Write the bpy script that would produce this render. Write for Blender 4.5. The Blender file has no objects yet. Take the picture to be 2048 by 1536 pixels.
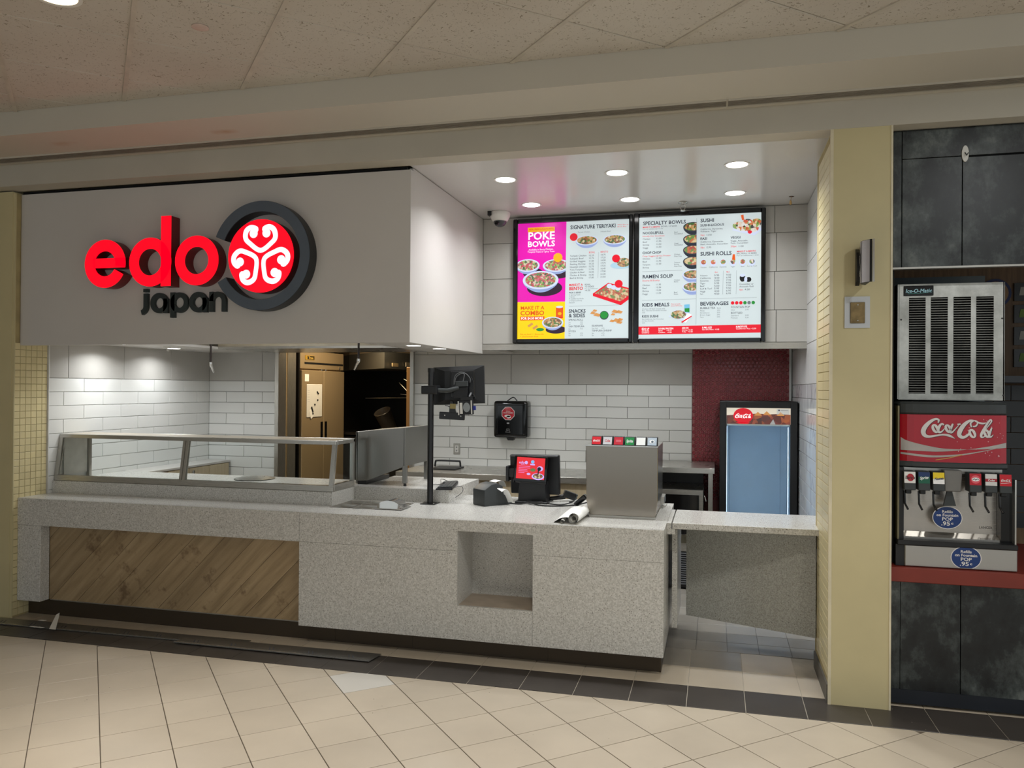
import bpy, bmesh, math, random
from math import pi, sin, cos, radians as R
from mathutils import Matrix, Vector
random.seed(7)
scn = bpy.context.scene
COL = scn.collection
# ------------------------------------------------------------------ camera
# X runs along the shop front, Y into the shop, Z up; metres
def cam_axes(yaw, pitch, roll):
    f = Vector((-sin(yaw)*cos(pitch), cos(yaw)*cos(pitch), sin(pitch)))
    r0 = Vector((cos(yaw), sin(yaw), 0)); u0 = r0.cross(f)
    return r0*cos(roll)+u0*sin(roll), f, u0*cos(roll)-r0*sin(roll)
cr, cf, cu = cam_axes(R(14.365), R(.308), R(.411))
cd = bpy.data.cameras.new('camera'); cam = bpy.data.objects.new('camera', cd); COL.objects.link(cam)
cd.sensor_width = 36; cd.lens = 1587/2048*36; cd.clip_start = .05; cd.clip_end = 60
cam.matrix_world = Matrix(((cr.x, cu.x, -cf.x, 0), (cr.y, cu.y, -cf.y, 0), (cr.z, cu.z, -cf.z, 1.70), (0, 0, 0, 1)))
scn.camera = cam
scn.view_settings.view_transform = 'Standard'; scn.view_settings.look = 'None'
scn.view_settings.exposure = 0; scn.view_settings.gamma = 1; scn.view_settings.use_curve_mapping = False
scn.cycles.use_denoising = True
scn.cycles.max_bounces = 8; scn.cycles.diffuse_bounces = 4; scn.cycles.glossy_bounces = 4; scn.cycles.transmission_bounces = 6
scn.cycles.sample_clamp_indirect = 4
# ------------------------------------------------------------------ world: the large, softly lit mall hall around the stand
w = bpy.data.worlds.new('hall'); scn.world = w; w.use_nodes = True
w.node_tree.nodes['Background'].inputs[0].default_value = (.90, .97, 1.0, 1)
w.node_tree.nodes['Background'].inputs[1].default_value = .82
HALL_W = 9.5      # watts of one hall downlight
SHOP_W = 9      # watts of one shop downlight
UNDER_W = 3.0
# ------------------------------------------------------------------ bookkeeping
WL = {}          # world location of every object (nothing is rotated)
def link(o, parent=None, loc=None):
    COL.objects.link(o)
    p = Vector(loc) if loc is not None else Vector((0, 0, 0))
    o.location = p; WL[o] = p
    if parent:
        o.parent = parent; o.matrix_parent_inverse = Matrix.Translation(-WL[parent])
    return o
def tag(o, label, cat, group=None):
    o['label'] = label; o['category'] = cat
    if group: o['group'] = group
    return o
def thing(name, label, cat, loc, group=None):
    o = bpy.data.objects.new(name, None); o.empty_display_size = .05
    link(o, None, loc); return tag(o, label, cat, group)
def structure(o):
    o['kind'] = 'structure'; return o
def stuff(o):
    o['kind'] = 'stuff'; return o
def copy_tree(o, d, parent=None):
    c = o.copy(); link(c, parent, WL[o]+Vector(d))
    for ch in [x for x in o.children if x is not c]: copy_tree(ch, d, c)
    return c
# ------------------------------------------------------------------ mesh builder
class B:
    def __init__(s, M=None): s.v = []; s.f = []; s.M = M
    def add(s, vs, fs):
        n = len(s.v)
        if s.M is not None: vs = [s.M @ Vector(p) for p in vs]
        s.v += [tuple(p) for p in vs]; s.f += [tuple(i+n for i in f) for f in fs]; return s
    def box(s, x0, x1, y0, y1, z0, z1):
        return s.add([(x0,y0,z0),(x1,y0,z0),(x1,y1,z0),(x0,y1,z0),(x0,y0,z1),(x1,y0,z1),(x1,y1,z1),(x0,y1,z1)],
                     [(0,3,2,1),(4,5,6,7),(0,1,5,4),(1,2,6,5),(2,3,7,6),(3,0,4,7)])
    def cbox(s, c, d): return s.box(c[0]-d[0]/2, c[0]+d[0]/2, c[1]-d[1]/2, c[1]+d[1]/2, c[2]-d[2]/2, c[2]+d[2]/2)
    def prism(s, poly, axis, d0, d1):
        # poly: 2D points; axis 'y': (x,z) extruded along y; 'z': (x,y); 'x': (y,z)
        def P(a, b, d): return (a, d, b) if axis == 'y' else ((a, b, d) if axis == 'z' else (d, a, b))
        n = len(poly); vs = [P(a, b, d0) for a, b in poly]+[P(a, b, d1) for a, b in poly]
        fs = [tuple(range(n)), tuple(range(2*n-1, n-1, -1))]+[(i, n+i, n+(i+1) % n, (i+1) % n) for i in range(n)]
        return s.add(vs, fs)
    def strip(s, rows, closed=False):
        # rows of equal length joined by quads
        n = len(rows[0]); vs = [p for r in rows for p in r]; fs = []
        for i in range(len(rows)-1):
            for j in range(n if closed else n-1):
                k = (j+1) % n; fs.append((i*n+j, i*n+k, (i+1)*n+k, (i+1)*n+j))
        return s.add(vs, fs)
    def tube(s, pts, r, seg=8, cap=True):
        pts = [Vector(p) for p in pts]; rows = []; rs = r if isinstance(r, (list, tuple)) else [r]*len(pts)
        up = Vector((0, 0, 1)); last = None
        for i, p in enumerate(pts):
            t = (pts[min(i+1, len(pts)-1)]-pts[max(i-1, 0)])
            t = t.normalized() if t.length > 1e-9 else Vector((0, 0, 1))
            a = (last - t*last.dot(t)) if last is not None else (up.cross(t) if abs(t.z) < .95 else Vector((1, 0, 0)).cross(t))
            if a.length < 1e-6: a = Vector((1, 0, 0)).cross(t)
            a.normalize(); last = a; b = t.cross(a)
            rows.append([p+(a*cos(2*pi*k/seg)+b*sin(2*pi*k/seg))*rs[i] for k in range(seg)])
        n0 = len(s.v); s.strip(rows, True); m = len(rows)*seg
        if cap: s.f += [tuple(n0+k for k in range(seg))[::-1], tuple(n0+m-seg+k for k in range(seg))]
        return s
    def cyl(s, p0, p1, r0, r1=None, seg=20): return s.tube([p0, p1], [r0, r0 if r1 is None else r1], seg)
    def lathe(s, prof, c, seg=24, axis='z'):
        rows = []
        for r, h in prof:
            row = []
            for k in range(seg):
                a = 2*pi*k/seg; x, y = r*cos(a), r*sin(a)
                row.append((c[0]+x, c[1]+y, c[2]+h) if axis == 'z' else ((c[0]+x, c[1]+h, c[2]+y) if axis == 'y' else (c[0]+h, c[1]+x, c[2]+y)))
            rows.append(row)
        return s.strip(rows, True)
    def ring(s, c, ro, ri, a0, a1, y0, y1, seg=48):
        # ring sector in the x-z plane extruded along y, degrees
        full = abs(a1-a0) >= 359.9; n = seg if full else seg+1
        rows = [[], [], [], []]
        for k in range(n):
            a = R(a0+(a1-a0)*k/seg)
            for q, (r, y) in enumerate(((ro, y0), (ri, y0), (ri, y1), (ro, y1))): rows[q].append((c[0]+r*cos(a), y, c[1]+r*sin(a)))
        rows.append(rows[0]); n0 = len(s.v); s.strip(rows, full)
        if not full:
            s.f += [tuple(n0+q*n for q in range(4)), tuple(n0+q*n+n-1 for q in range(4))[::-1]]
        return s
    def ribbon(s, path, w, y0, y1):
        # thick stroke along a path in the x-z plane
        L, Rr = [], []
        ws = w if isinstance(w, (list, tuple)) else [w]*len(path)
        for i, p in enumerate(path):
            a, b = path[max(i-1, 0)], path[min(i+1, len(path)-1)]
            t = Vector((b[0]-a[0], b[1]-a[1])); t = t.normalized() if t.length > 0 else Vector((1, 0)); n = Vector((-t.y, t.x))*ws[i]/2
            L.append((p[0]+n.x, p[1]+n.y)); Rr.append((p[0]-n.x, p[1]-n.y))
        if y1 is None: return s.strip([[(a, y0, b) for a, b in L], [(a, y0, b) for a, b in Rr]])
        rows = [[(a, y0, b) for a, b in L], [(a, y0, b) for a, b in Rr], [(a, y1, b) for a, b in Rr], [(a, y1, b) for a, b in L], [(a, y0, b) for a, b in L]]
        return s.strip(rows)
    def build(s, name, mat, parent=None, bevel=0, smooth=False, seg=1, sep=False):
        c = Vector([(min(p[i] for p in s.v)+max(p[i] for p in s.v))/2 for i in range(3)])
        me = bpy.data.meshes.new(name)
        me.from_pydata([Vector(p)-c for p in s.v], [], s.f)
        bm = bmesh.new(); bm.from_mesh(me)
        bmesh.ops.remove_doubles(bm, verts=bm.verts, dist=1e-6)
        bmesh.ops.recalc_face_normals(bm, faces=bm.faces)
        if bevel:
            es = [e for e in bm.edges if len(e.link_faces) == 2 and e.calc_face_angle(0) > .6]
            bmesh.ops.bevel(bm, geom=es, offset=bevel, segments=seg, affect='EDGES', profile=.6, clamp_overlap=True)
        bm.to_mesh(me); bm.free()
        if smooth:
            me.polygons.foreach_set('use_smooth', [True]*len(me.polygons))
            try: me.set_sharp_from_angle(angle=R(38))
            except Exception: pass
        me.materials.append(mat)
        return link(bpy.data.objects.new(name, me), parent, c)
# ------------------------------------------------------------------ materials
def srgb(r, g, b):
    return tuple(((c/255)/12.92 if c/255 <= .04045 else ((c/255+.055)/1.055)**2.4) for c in (r, g, b))+(1,)
MATS = {}
class N:
    def __init__(s, name):
        s.m = bpy.data.materials.new(name); s.m.use_nodes = True; s.t = s.m.node_tree
        s.p = s.t.nodes['Principled BSDF']; s.tc = None
    def node(s, ty, **kw):
        n = s.t.nodes.new(ty)
        for k, v in kw.items():
            if k in n.inputs: n.inputs[k].default_value = v
            else: setattr(n, k, v)
        return n
    def co(s, scale=(1, 1, 1), rot=(0, 0, 0), kind='Object'):
        if s.tc is None: s.tc = s.node('ShaderNodeTexCoord')
        mp = s.node('ShaderNodeMapping'); mp.inputs['Scale'].default_value = scale; mp.inputs['Rotation'].default_value = rot
        s.l(s.tc.outputs[kind], mp.inputs['Vector']); return mp.outputs[0]
    def wp(s, scale=(1, 1, 1), rot=(0, 0, 0)):
        g = s.node('ShaderNodeNewGeometry'); mp = s.node('ShaderNodeMapping')
        mp.inputs['Scale'].default_value = scale; mp.inputs['Rotation'].default_value = rot
        s.l(g.outputs['Position'], mp.inputs['Vector']); return mp.outputs[0]
    def l(s, a, b): s.t.links.new(a, b)
    def noise(s, co, scale, detail=3, rough=.5, out='Fac'):
        n = s.node('ShaderNodeTexNoise'); n.inputs['Scale'].default_value = scale; n.inputs['Detail'].default_value = detail; n.inputs['Roughness'].default_value = rough
        s.l(co, n.inputs['Vector']); return n.outputs[out]
    def ramp(s, fac, stops, interp='LINEAR'):
        n = s.node('ShaderNodeValToRGB'); e = n.color_ramp.elements; n.color_ramp.interpolation = interp
        while len(e) < len(stops): e.new(.5)
        for x, (p, c) in zip(e, stops): x.position = p; x.color = c if len(c) == 4 else (*c, 1)
        s.l(fac, n.inputs[0]); return n.outputs[0]
    def mix(s, fac, a, b, mode='MIX'):
        n = s.node('ShaderNodeMix', data_type='RGBA', blend_type=mode)
        for k, v in ((0, fac), (6, a), (7, b)):
            if hasattr(v, 'is_linked'): s.l(v, n.inputs[k])
            else: n.inputs[k].default_value = v
        return n.outputs[2]
    def bump(s, h, strength, dist=.002):
        n = s.node('ShaderNodeBump'); n.inputs['Strength'].default_value = strength; n.inputs['Distance'].default_value = dist
        s.l(h, n.inputs['Height']); s.l(n.outputs[0], s.p.inputs['Normal'])
    def rnd(s): return s.node('ShaderNodeObjectInfo').outputs['Random']
    def base(s, c):
        if hasattr(c, 'is_linked'): s.l(c, s.p.inputs['Base Color'])
        else: s.p.inputs['Base Color'].default_value = c
    def done(s, rough=.5, metal=0, spec=.5):
        s.p.inputs['Roughness'].default_value = rough; s.p.inputs['Metallic'].default_value = metal; s.p.inputs['Specular IOR Level'].default_value = spec
        return s.m
G = lambda v: (v, v, v, 1)
def flat(name, rgb, rough=.5, metal=0, spec=.5, var=.12, scale=8, bump=0, bscale=300):
    """plain surface with slight uneven tone"""
    if name in MATS: return MATS[name]
    n = N(name); c = srgb(*rgb)
    f = n.noise(n.wp(), scale, 4)
    n.base(n.mix(n.ramp(f, [(.3, G(0)), (.7, G(1))]), tuple(x*(1-var) for x in c[:3])+(1,), tuple(min(1, x*(1+var)) for x in c[:3])+(1,)))
    if bump: n.bump(n.noise(n.wp(), bscale, 2), bump, .001)
    MATS[name] = n.done(rough, metal, spec); return MATS[name]
def emis(name, rgb, st=1.0, pat=None):
    if name in MATS: return MATS[name]
    n = N(name); c = srgb(*rgb)
    n.base(tuple(x*.25 for x in c[:3])+(1,)); n.p.inputs['Roughness'].default_value = .25
    n.p.inputs['Emission Color'].default_value = c; n.p.inputs['Emission Strength'].default_value = st
    MATS[name] = n.m; return n.m
def steel(name, rgb=(190, 187, 180), rough=.28, dirn='x', metal=.82):
    if name in MATS: return MATS[name]
    n = N(name); sc = {'x': (3, 3, 420), 'z': (420, 420, 3), 'y': (420, 3, 420)}[dirn]
    g = n.noise(n.wp(sc), 3, 2); c = srgb(*rgb)
    n.base(n.mix(g, tuple(x*.93 for x in c[:3])+(1,), c))
    mr = n.node('ShaderNodeMapRange'); n.l(g, mr.inputs[0]); mr.inputs[3].default_value = rough*.85; mr.inputs[4].default_value = rough*1.2
    n.l(mr.outputs[0], n.p.inputs['Roughness'])
    n.bump(g, .03, .0004)
    n.p.inputs['Metallic'].default_value = metal
    MATS[name] = n.m; return n.m
def glass(name, tint=(.93, .97, .96), rough=.0):
    n = N(name); n.base((*tint, 1)); n.p.inputs['Transmission Weight'].default_value = 1; n.p.inputs['Roughness'].default_value = rough; n.p.inputs['IOR'].default_value = .952
    return n.m
def tilemat(name, rgb, rough, var, rn=.05, cloud=0, cs=2.5, spec=.5):
    n = N(name); c = srgb(*rgb); r = n.rnd()
    a = n.ramp(r, [(0, tuple(x*(1-rn) for x in c[:3])), (1, tuple(min(1, x*(1+rn)) for x in c[:3]))])
    if cloud:
        f = n.noise(n.wp(), cs, 5, .6)
        a = n.mix(n.ramp(f, [(.35, G(1-cloud)), (.65, G(1))]), G(0), a, 'MULTIPLY') if False else n.mix(1.0, a, n.ramp(f, [(.3, G(1-cloud)), (.7, G(1))]), 'MULTIPLY')
    n.base(a); n.bump(n.noise(n.wp(), 30, 2), var, .002)
    return n.done(rough, 0, spec)
def m_quartz():
    n = N('speckled_quartz'); co = n.wp()
    f = n.noise(co, 48, 4, .6); base = n.mix(n.ramp(f, [(.35, G(0)), (.65, G(1))]), srgb(204, 202, 196), srgb(220, 218, 213))
    f2 = n.noise(co, 130, 2); base = n.mix(n.ramp(f2, [(.42, G(1)), (.56, G(0))]), base, srgb(188, 186, 180))
    v = n.node('ShaderNodeTexVoronoi'); v.inputs['Scale'].default_value = 85; n.l(co, v.inputs['Vector'])
    sz = n.node('ShaderNodeSeparateColor'); n.l(v.outputs['Color'], sz.inputs[0])
    m1 = n.node('ShaderNodeMath', operation='LESS_THAN'); n.l(v.outputs['Distance'], m1.inputs[0]); m1.inputs[1].default_value = .23
    m2 = n.node('ShaderNodeMath', operation='GREATER_THAN'); n.l(sz.outputs[0], m2.inputs[0]); m2.inputs[1].default_value = .62
    m3 = n.node('ShaderNodeMath', operation='MULTIPLY'); n.l(m1.outputs[0], m3.inputs[0]); n.l(m2.outputs[0], m3.inputs[1])
    spk = n.ramp(sz.outputs[1], [(.0, srgb(120, 112, 100)), (.6, srgb(150, 144, 135)), (1, srgb(96, 92, 88))])
    n.base(n.mix(m3.outputs[0], base, spk)); return n.done(.22, 0, .5)
def m_acoustic():
    n = N('acoustic_tile'); co = n.wp()
    big = n.noise(co, 1.2, 3); c = n.mix(n.ramp(big, [(.3, G(0)), (.7, G(1))]), srgb(196, 188, 176), srgb(206, 200, 189))
    w2 = n.node('ShaderNodeTexNoise'); w2.inputs['Scale'].default_value = 55; w2.inputs['Detail'].default_value = 3; w2.inputs['Distortion'].default_value = 1.6; n.l(co, w2.inputs['Vector'])
    pits = n.ramp(w2.outputs['Fac'], [(.335, G(0)), (.375, G(1))])
    n.base(n.mix(pits, srgb(150, 140, 124), c)); n.bump(pits, .5, .004); return n.done(.95, 0, .1)
def m_plank():
    n = N('oak_plank'); r = n.rnd(); m2 = n.node('ShaderNodeMapping'); n.l(n.wp((1, 1, 1), (0, R(45), 0)), m2.inputs['Vector']); m2.inputs['Scale'].default_value = (1.3, 1, 16)
    ad = n.node('ShaderNodeVectorMath', operation='ADD'); cx = n.node('ShaderNodeCombineXYZ'); mu = n.node('ShaderNodeMath', operation='MULTIPLY'); n.l(r, mu.inputs[0]); mu.inputs[1].default_value = 40; n.l(mu.outputs[0], cx.inputs[0]); n.l(m2.outputs[0], ad.inputs[0]); n.l(cx.outputs[0], ad.inputs[1])
    g = n.noise(ad.outputs[0], 1.6, 5, .6)
    c = n.ramp(g, [(.25, srgb(138, 116, 84)), (.5, srgb(172, 148, 112)), (.75, srgb(190, 166, 130))])
    k = n.noise(n.wp((1, 1, 1)), 5.5, 4, .7); c = n.mix(n.ramp(k, [(.33, G(.8)), (.45, G(0))]), c, srgb(112, 86, 58))
    c = n.mix(1.0, c, n.ramp(r, [(0, G(.82)), (1, G(1.0))]), 'MULTIPLY')
    n.base(c); n.bump(g, .12, .002); return n.done(.5)
def m_patina(name='patina_laminate', k=1.0):
    n = N(name); co = n.wp()
    a = n.noise(co, 2.3, 8, .68); b = n.noise(n.wp((1, 1, .6)), 9, 6, .7)
    f = n.mix(.4, a, b)
    c = n.ramp(f, [(.36, srgb(12*k, 13*k, 15*k)), (.47, srgb(30*k, 34*k, 35*k)), (.55, srgb(66*k, 72*k, 71*k)), (.64, srgb(108*k, 114*k, 111*k))])
    n.base(c); return n.done(.38, 0, .45)
def m_food(name, cols, st=.75, scale=70):
    if name in MATS: return MATS[name]
    n = N(name); v = n.node('ShaderNodeTexVoronoi'); v.inputs['Scale'].default_value = scale; n.l(n.wp(), v.inputs['Vector'])
    sz = n.node('ShaderNodeSeparateColor'); n.l(v.outputs['Color'], sz.inputs[0])
    c = n.ramp(sz.outputs[0], [((i+.01)/len(cols), srgb(*q)) for i, q in enumerate(cols)], 'CONSTANT')
    n.base(G(.05)); n.l(c, n.p.inputs['Emission Color']); n.p.inputs['Emission Strength'].default_value = st
    MATS[name] = n.m; return n.m
# ------------------------------------------------------------------ lettering
GL = {}
def make_glyphs():
    chars = 'ABCDEFGHIJKLMNOPQRSTUVWXYZabcdefghijklmnopqrstuvwxyz0123456789&-+.,\'$:()!%/'
    tmp = []
    for bold in (0, 1):
        for ch in list(chars)+[' ']:
            row = []
            for body in (ch, 'H'+ch+'H', 'HH'):
                cu_ = bpy.data.curves.new('g', 'FONT'); cu_.body = body; cu_.resolution_u = 2; cu_.offset = .022 if bold else 0
                o = bpy.data.objects.new('g', cu_); COL.objects.link(o); row.append(o)
            tmp.append((bold, ch, row))
    dg = bpy.context.evaluated_depsgraph_get(); dg.update()
    for bold, ch, (a, b, h) in tmp:
        me = a.evaluated_get(dg).to_mesh()
        vs = [(v.co.x, v.co.y) for v in me.vertices]; fs = [tuple(p.vertices) for p in me.polygons]
        a.evaluated_get(dg).to_mesh_clear()
        wd = []
        for o in (b, h):
            m2 = o.evaluated_get(dg).to_mesh(); xs = [v.co.x for v in m2.vertices]; wd.append(max(xs)-min(xs)); o.evaluated_get(dg).to_mesh_clear()
        GL[(bold, ch)] = (vs, fs, wd[0]-wd[1])
    for _, _, row in tmp:
        for o in row:
            c = o.data; bpy.data.objects.remove(o); bpy.data.curves.remove(c)
make_glyphs()
CAPH = max(y for x, y in GL[(0, 'H')][0])
def layout(s, h, bold=0, width=None, shear=0):
    """2D vertices and faces of a line of text, cap height h, baseline at 0"""
    k = h/CAPH; x = 0; V = []; F = []
    for ch in s:
        g = GL.get((bold, ch)) or GL[(bold, ' ')]
        n = len(V); V += [((x+a)*k+shear*b*k, b*k) for a, b in g[0]]; F += [tuple(i+n for i in f) for f in g[1]]; x += g[2]
    tot = x*k
    if width and tot > 0:
        q = width/tot; V = [(a*q, b) for a, b in V]; tot = width
    return V, F, tot
# flowing script wordmark, strokes in units of its own height (traced with a broad pen)
def smooth_path(p, n=5):
    out = []
    for i in range(len(p)-1):
        a, b, c, d = p[max(i-1, 0)], p[i], p[i+1], p[min(i+2, len(p)-1)]
        for k in range(n):
            t = k/n
            out.append(tuple(.5*(2*b[j]+(c[j]-a[j])*t+(2*a[j]-5*b[j]+4*c[j]-d[j])*t*t+(3*b[j]-a[j]-3*c[j]+d[j])*t**3) for j in range(len(b))))
    out.append(p[-1]); return out
def ell_path(cx, cy, rx, ry, tilt, w0, w1, n=18):
    o = []
    for k in range(n+1):
        a = 2*pi*k/n; x, y = rx*cos(a), ry*sin(a); t = R(tilt)
        o.append((cx+x*cos(t)-y*sin(t), cy+x*sin(t)+y*cos(t), w0+(w1-w0)*abs(cos(a)) ))
    return o
SCRIPT = [smooth_path(q) for q in (
    [(446,262,10),(452,238,16),(428,228,18),(385,252,27),(345,297,36),(328,340,38),(338,374,32),(372,387,22),(430,377,16),(488,367,15),(540,376,20),(582,400,3)],
    [(492,282,15),(482,270,12),(464,282,20),(448,318,24),(452,343,20),(474,342,13),(500,312,7)],
    [(566,268,14),(548,315,22),(544,340,20),(562,343,13),(612,282,6)],
    [(602,274,13),(628,270,13)],
    [(716,296,12),(708,262,14),(738,238,10),(764,250,9),(752,284,14),(726,290,10)],
    [(738,238,10),(700,240,20),(655,278,32),(622,335,37),(620,372,33),(650,388,24),(690,362,18),(712,318,10)],
    [(742,242,8),(780,258,15),(812,262,14),(838,254,4)],
    [(812,336,5),(850,286,8),(878,242,12),(864,232,14),(832,282,19),(798,348,22),(794,380,18),(816,380,9),(836,350,6)],
    [(880,300,12),(862,348,22),(858,376,20),(876,378,12),(892,360,4)])]
SCRIPT += [ell_path(424, 314, 17, 35, -24, 13, 23), ell_path(528, 313, 16, 34, -24, 13, 22), ell_path(722, 352, 18, 36, -24, 13, 22), ell_path(838, 350, 16, 34, -24, 13, 21)]
SCRIPT = [[(p[0], 400-p[1], p[2]) for p in s] for s in SCRIPT]      # y up, 310..912 x 0..175
def script_mesh(b, f, x0, z0, width):
    """adds the wordmark to builder b; f(x, z) gives the 3D point of the flat print"""
    k = width/602
    for s in SCRIPT:
        n = len(s); rows = [[], []]
        for i, p in enumerate(s):
            a, c = s[max(i-1, 0)], s[min(i+1, n-1)]; t = Vector((c[0]-a[0], c[1]-a[1]))
            t = t.normalized() if t.length > 0 else Vector((1, 0))
            for q, sg in enumerate((1, -1)):
                rows[q].append(f(x0+(p[0]-310-sg*t.y*p[2]/2)*k, z0+(p[1]+sg*t.x*p[2]/2)*k))
        b.strip(rows)
class Print:
    """flat print on a panel: shapes grouped by ink, every ink one thin layer"""
    def __init__(s, f): s.f = f; s.b = {}
    def g(s, ink, lay): return s.b.setdefault((ink, lay), B())
    def poly(s, pts, ink, lay=1): s.g(ink, lay).add([s.f(x, y, lay) for x, y in pts], [tuple(range(len(pts)))])
    def rect(s, x0, y0, x1, y1, ink, lay=1): s.poly([(x0, y0), (x1, y0), (x1, y1), (x0, y1)], ink, lay)
    def ell(s, cx, cy, rx, ry, ink, lay=1, a0=0, a1=360, n=24): s.poly([(cx+rx*cos(R(a0+(a1-a0)*k/n)), cy+ry*sin(R(a0+(a1-a0)*k/n))) for k in range(n+(a1-a0 < 360))], ink, lay)
    def line(s, pts, w, ink, lay=2):
        for (x0, y0), (x1, y1) in zip(pts, pts[1:]):
            t = Vector((x1-x0, y1-y0)); t.normalize(); n = Vector((-t.y, t.x))*w/2
            s.poly([(x0+n.x, y0+n.y), (x1+n.x, y1+n.y), (x1-n.x, y1-n.y), (x0-n.x, y0-n.y)], ink, lay)
    def text(s, t, x, y, h, ink, width=None, bold=0, lay=3, slope=0, al='l', shear=0):
        V, F, tot = layout(t, h, bold, width, shear)
        o = {'l': 0, 'c': -tot/2, 'r': -tot}[al]
        s.g(ink, lay).add([s.f(x+o+a, y-b_-slope*(o+a), lay) for a, b_ in V], F)
    def script(s, x, y, width, ink, lay=3):
        script_mesh(s.g(ink, lay), lambda a, c: s.f(a, 2*y-c, lay), x, y, width)
    def build(s, parent, inks, names):
        for (ink, lay), b in s.b.items():
            o = b.build(names.get(ink, 'printed_'+ink), inks[ink], parent)
# ------------------------------------------------------------------ shared materials
QUARTZ = m_quartz(); ACOUSTIC = m_acoustic(); PLANK = m_plank(); PATINA = m_patina(); PATINA2 = m_patina('patina_laminate_trim', .8)
WHITE_BRICK = tilemat('white_wall_tile', (226, 226, 222), .16, .06, .03)
GREY_TILE = tilemat('grey_stone_tile', (188, 185, 179), .45, .1, .03, .10, 3.0)
MARBLE = None
GROUT = flat('grey_grout', (120, 118, 112), .9)
GROUT_PALE = flat('pale_grout', (196, 194, 190), .9)
GROUT_DARK = flat('dark_grout', (92, 82, 70), .9)
GROUT_LIGHT = flat('light_grout', (176, 168, 154), .9)
FLOOR_TILE = tilemat('beige_floor_tile', (192, 180, 162), .36, .08, .04, .12, 2.2)
DARK_TILE = tilemat('charcoal_floor_tile', (70, 65, 61), .36, .1, .06, .25, 4)
PALE_TILE = tilemat('pale_grey_floor_tile', (196, 192, 184), .4, .05, .02)
SHOP_TILE = tilemat('grey_floor_tile', (158, 152, 142), .3, .08, .05, .2, 3)
PAINT = flat('off_white_paint', (192, 186, 172), .75, var=.05, scale=2)
TAN = flat('tan_paint', (200, 188, 146), .6, var=.05, scale=3)
MOSAIC = tilemat('tan_mosaic_tile', (216, 202, 156), .3, .06, .05)
WHITE_PANEL = flat('white_laminate', (204, 200, 195), .42, var=.02, scale=2)
SOFFIT = flat('white_gloss_soffit', (208, 206, 203), .24, var=.02, scale=2)
STEEL = steel('brushed_steel'); STEEL_D = steel('brushed_steel_upright', dirn='z'); STEEL_W = steel('tan_reflection_steel', (178, 156, 122), .38, 'z', .45)  # STEEL_W's tan puts warm reflected light into the base colour
CHROME = steel('polished_steel', (205, 203, 198), .12)
BLACK = flat('black_plastic', (20, 21, 23), .42, var=.2); BLACK_M = flat('black_metal', (16, 16, 18), .3, var=.2); BLACK_G = flat('gloss_black', (10, 11, 13), .1, var=.1)
CHARCOAL = flat('charcoal_plastic', (52, 56, 57), .5); DARKVOID = flat('dark_recess', (10, 10, 10), .9)
WHITE_P = flat('white_plastic', (222, 220, 214), .4, var=.03); PAPER = flat('white_paper', (236, 235, 230), .8, var=.03)
WOOD = None
def m_wood(name, a, b, rot=(0, 0, 0), st=(14, 14, 1)):
    n = N(name); g = n.noise(n.wp(st, rot), 3, 4, .6); n.base(n.mix(n.ramp(g, [(.3, G(0)), (.7, G(1))]), srgb(*a), srgb(*b))); n.bump(g, .05, .001); return n.done(.5)
WOOD = m_wood('light_oak_laminate', (188, 170, 138), (206, 190, 160))
WOOD_DARK = m_wood('brown_wood', (96, 72, 48), (128, 98, 66))
WOOD_WARM = m_wood('warm_wood', (176, 126, 66), (200, 150, 84))
GLASS = glass('clear_glass'); GLASS_D = glass('display_glass', (.9, .94, .94))
def mk_lampmat(name, rgb, st):
    return emis(name, rgb, st)
LAMP_COOL = emis('cool_lamp', (255, 253, 250), 9); LAMP_WARM = emis('warm_lamp', (255, 226, 178), 5)
# ------------------------------------------------------------------ tile helpers: every tile an object, alike tiles share a mesh
TC = {}
def tile_mesh(w, h, t, bev, mat, key):
    k = (round(w, 3), round(h, 3), t, bev, mat.name, key)
    if k not in TC:
        a, b = w/2, h/2; q = bev
        vs = [(-a, -b, 0), (a, -b, 0), (a, b, 0), (-a, b, 0), (-a, -b, t-q), (a, -b, t-q), (a, b, t-q), (-a, b, t-q), (-a+q, -b+q, t), (a-q, -b+q, t), (a-q, b-q, t), (-a+q, b-q, t)]
        fs = [(0, 1, 5, 4), (1, 2, 6, 5), (2, 3, 7, 6), (3, 0, 4, 7), (4, 5, 9, 8), (5, 6, 10, 9), (6, 7, 11, 10), (7, 4, 8, 11), (8, 9, 10, 11)]
        conv = {'-y': lambda x, y, z: (x, -z, y), '+x': lambda x, y, z: (z, x, y), '-x': lambda x, y, z: (-z, -x, y), 'z': lambda x, y, z: (x, y, z)}[key]
        me = bpy.data.meshes.new('tile'); me.from_pydata([conv(*p) for p in vs], [], fs); me.update(); me.materials.append(mat); TC[k] = me
    return TC[k]
def lay_rows(parent, name, face, plane, a0, a1, rows, pitch, mat, gap=.004, t=.008, bev=.0015):
    """rows: list of (z0, z1, first joint). Tiles from a0 to a1 along the wall."""
    for z0, z1, off in rows:
        k = math.ceil((a0-off)/pitch-1e-6); cuts = [a0]+[off+pitch*i for i in range(k, k+60) if a0+.02 < off+pitch*i < a1-.02]+[a1]
        for p, q in zip(cuts, cuts[1:]):
            wd, hd = q-p-gap, z1-z0-gap
            if wd < .008 or hd < .008: continue
            o = bpy.data.objects.new(name, tile_mesh(wd, hd, t, bev, mat, face)); c = (p+q)/2; z = (z0+z1)/2
            link(o, parent, (c, plane, z) if face == '-y' else (plane, c, z))
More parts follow.
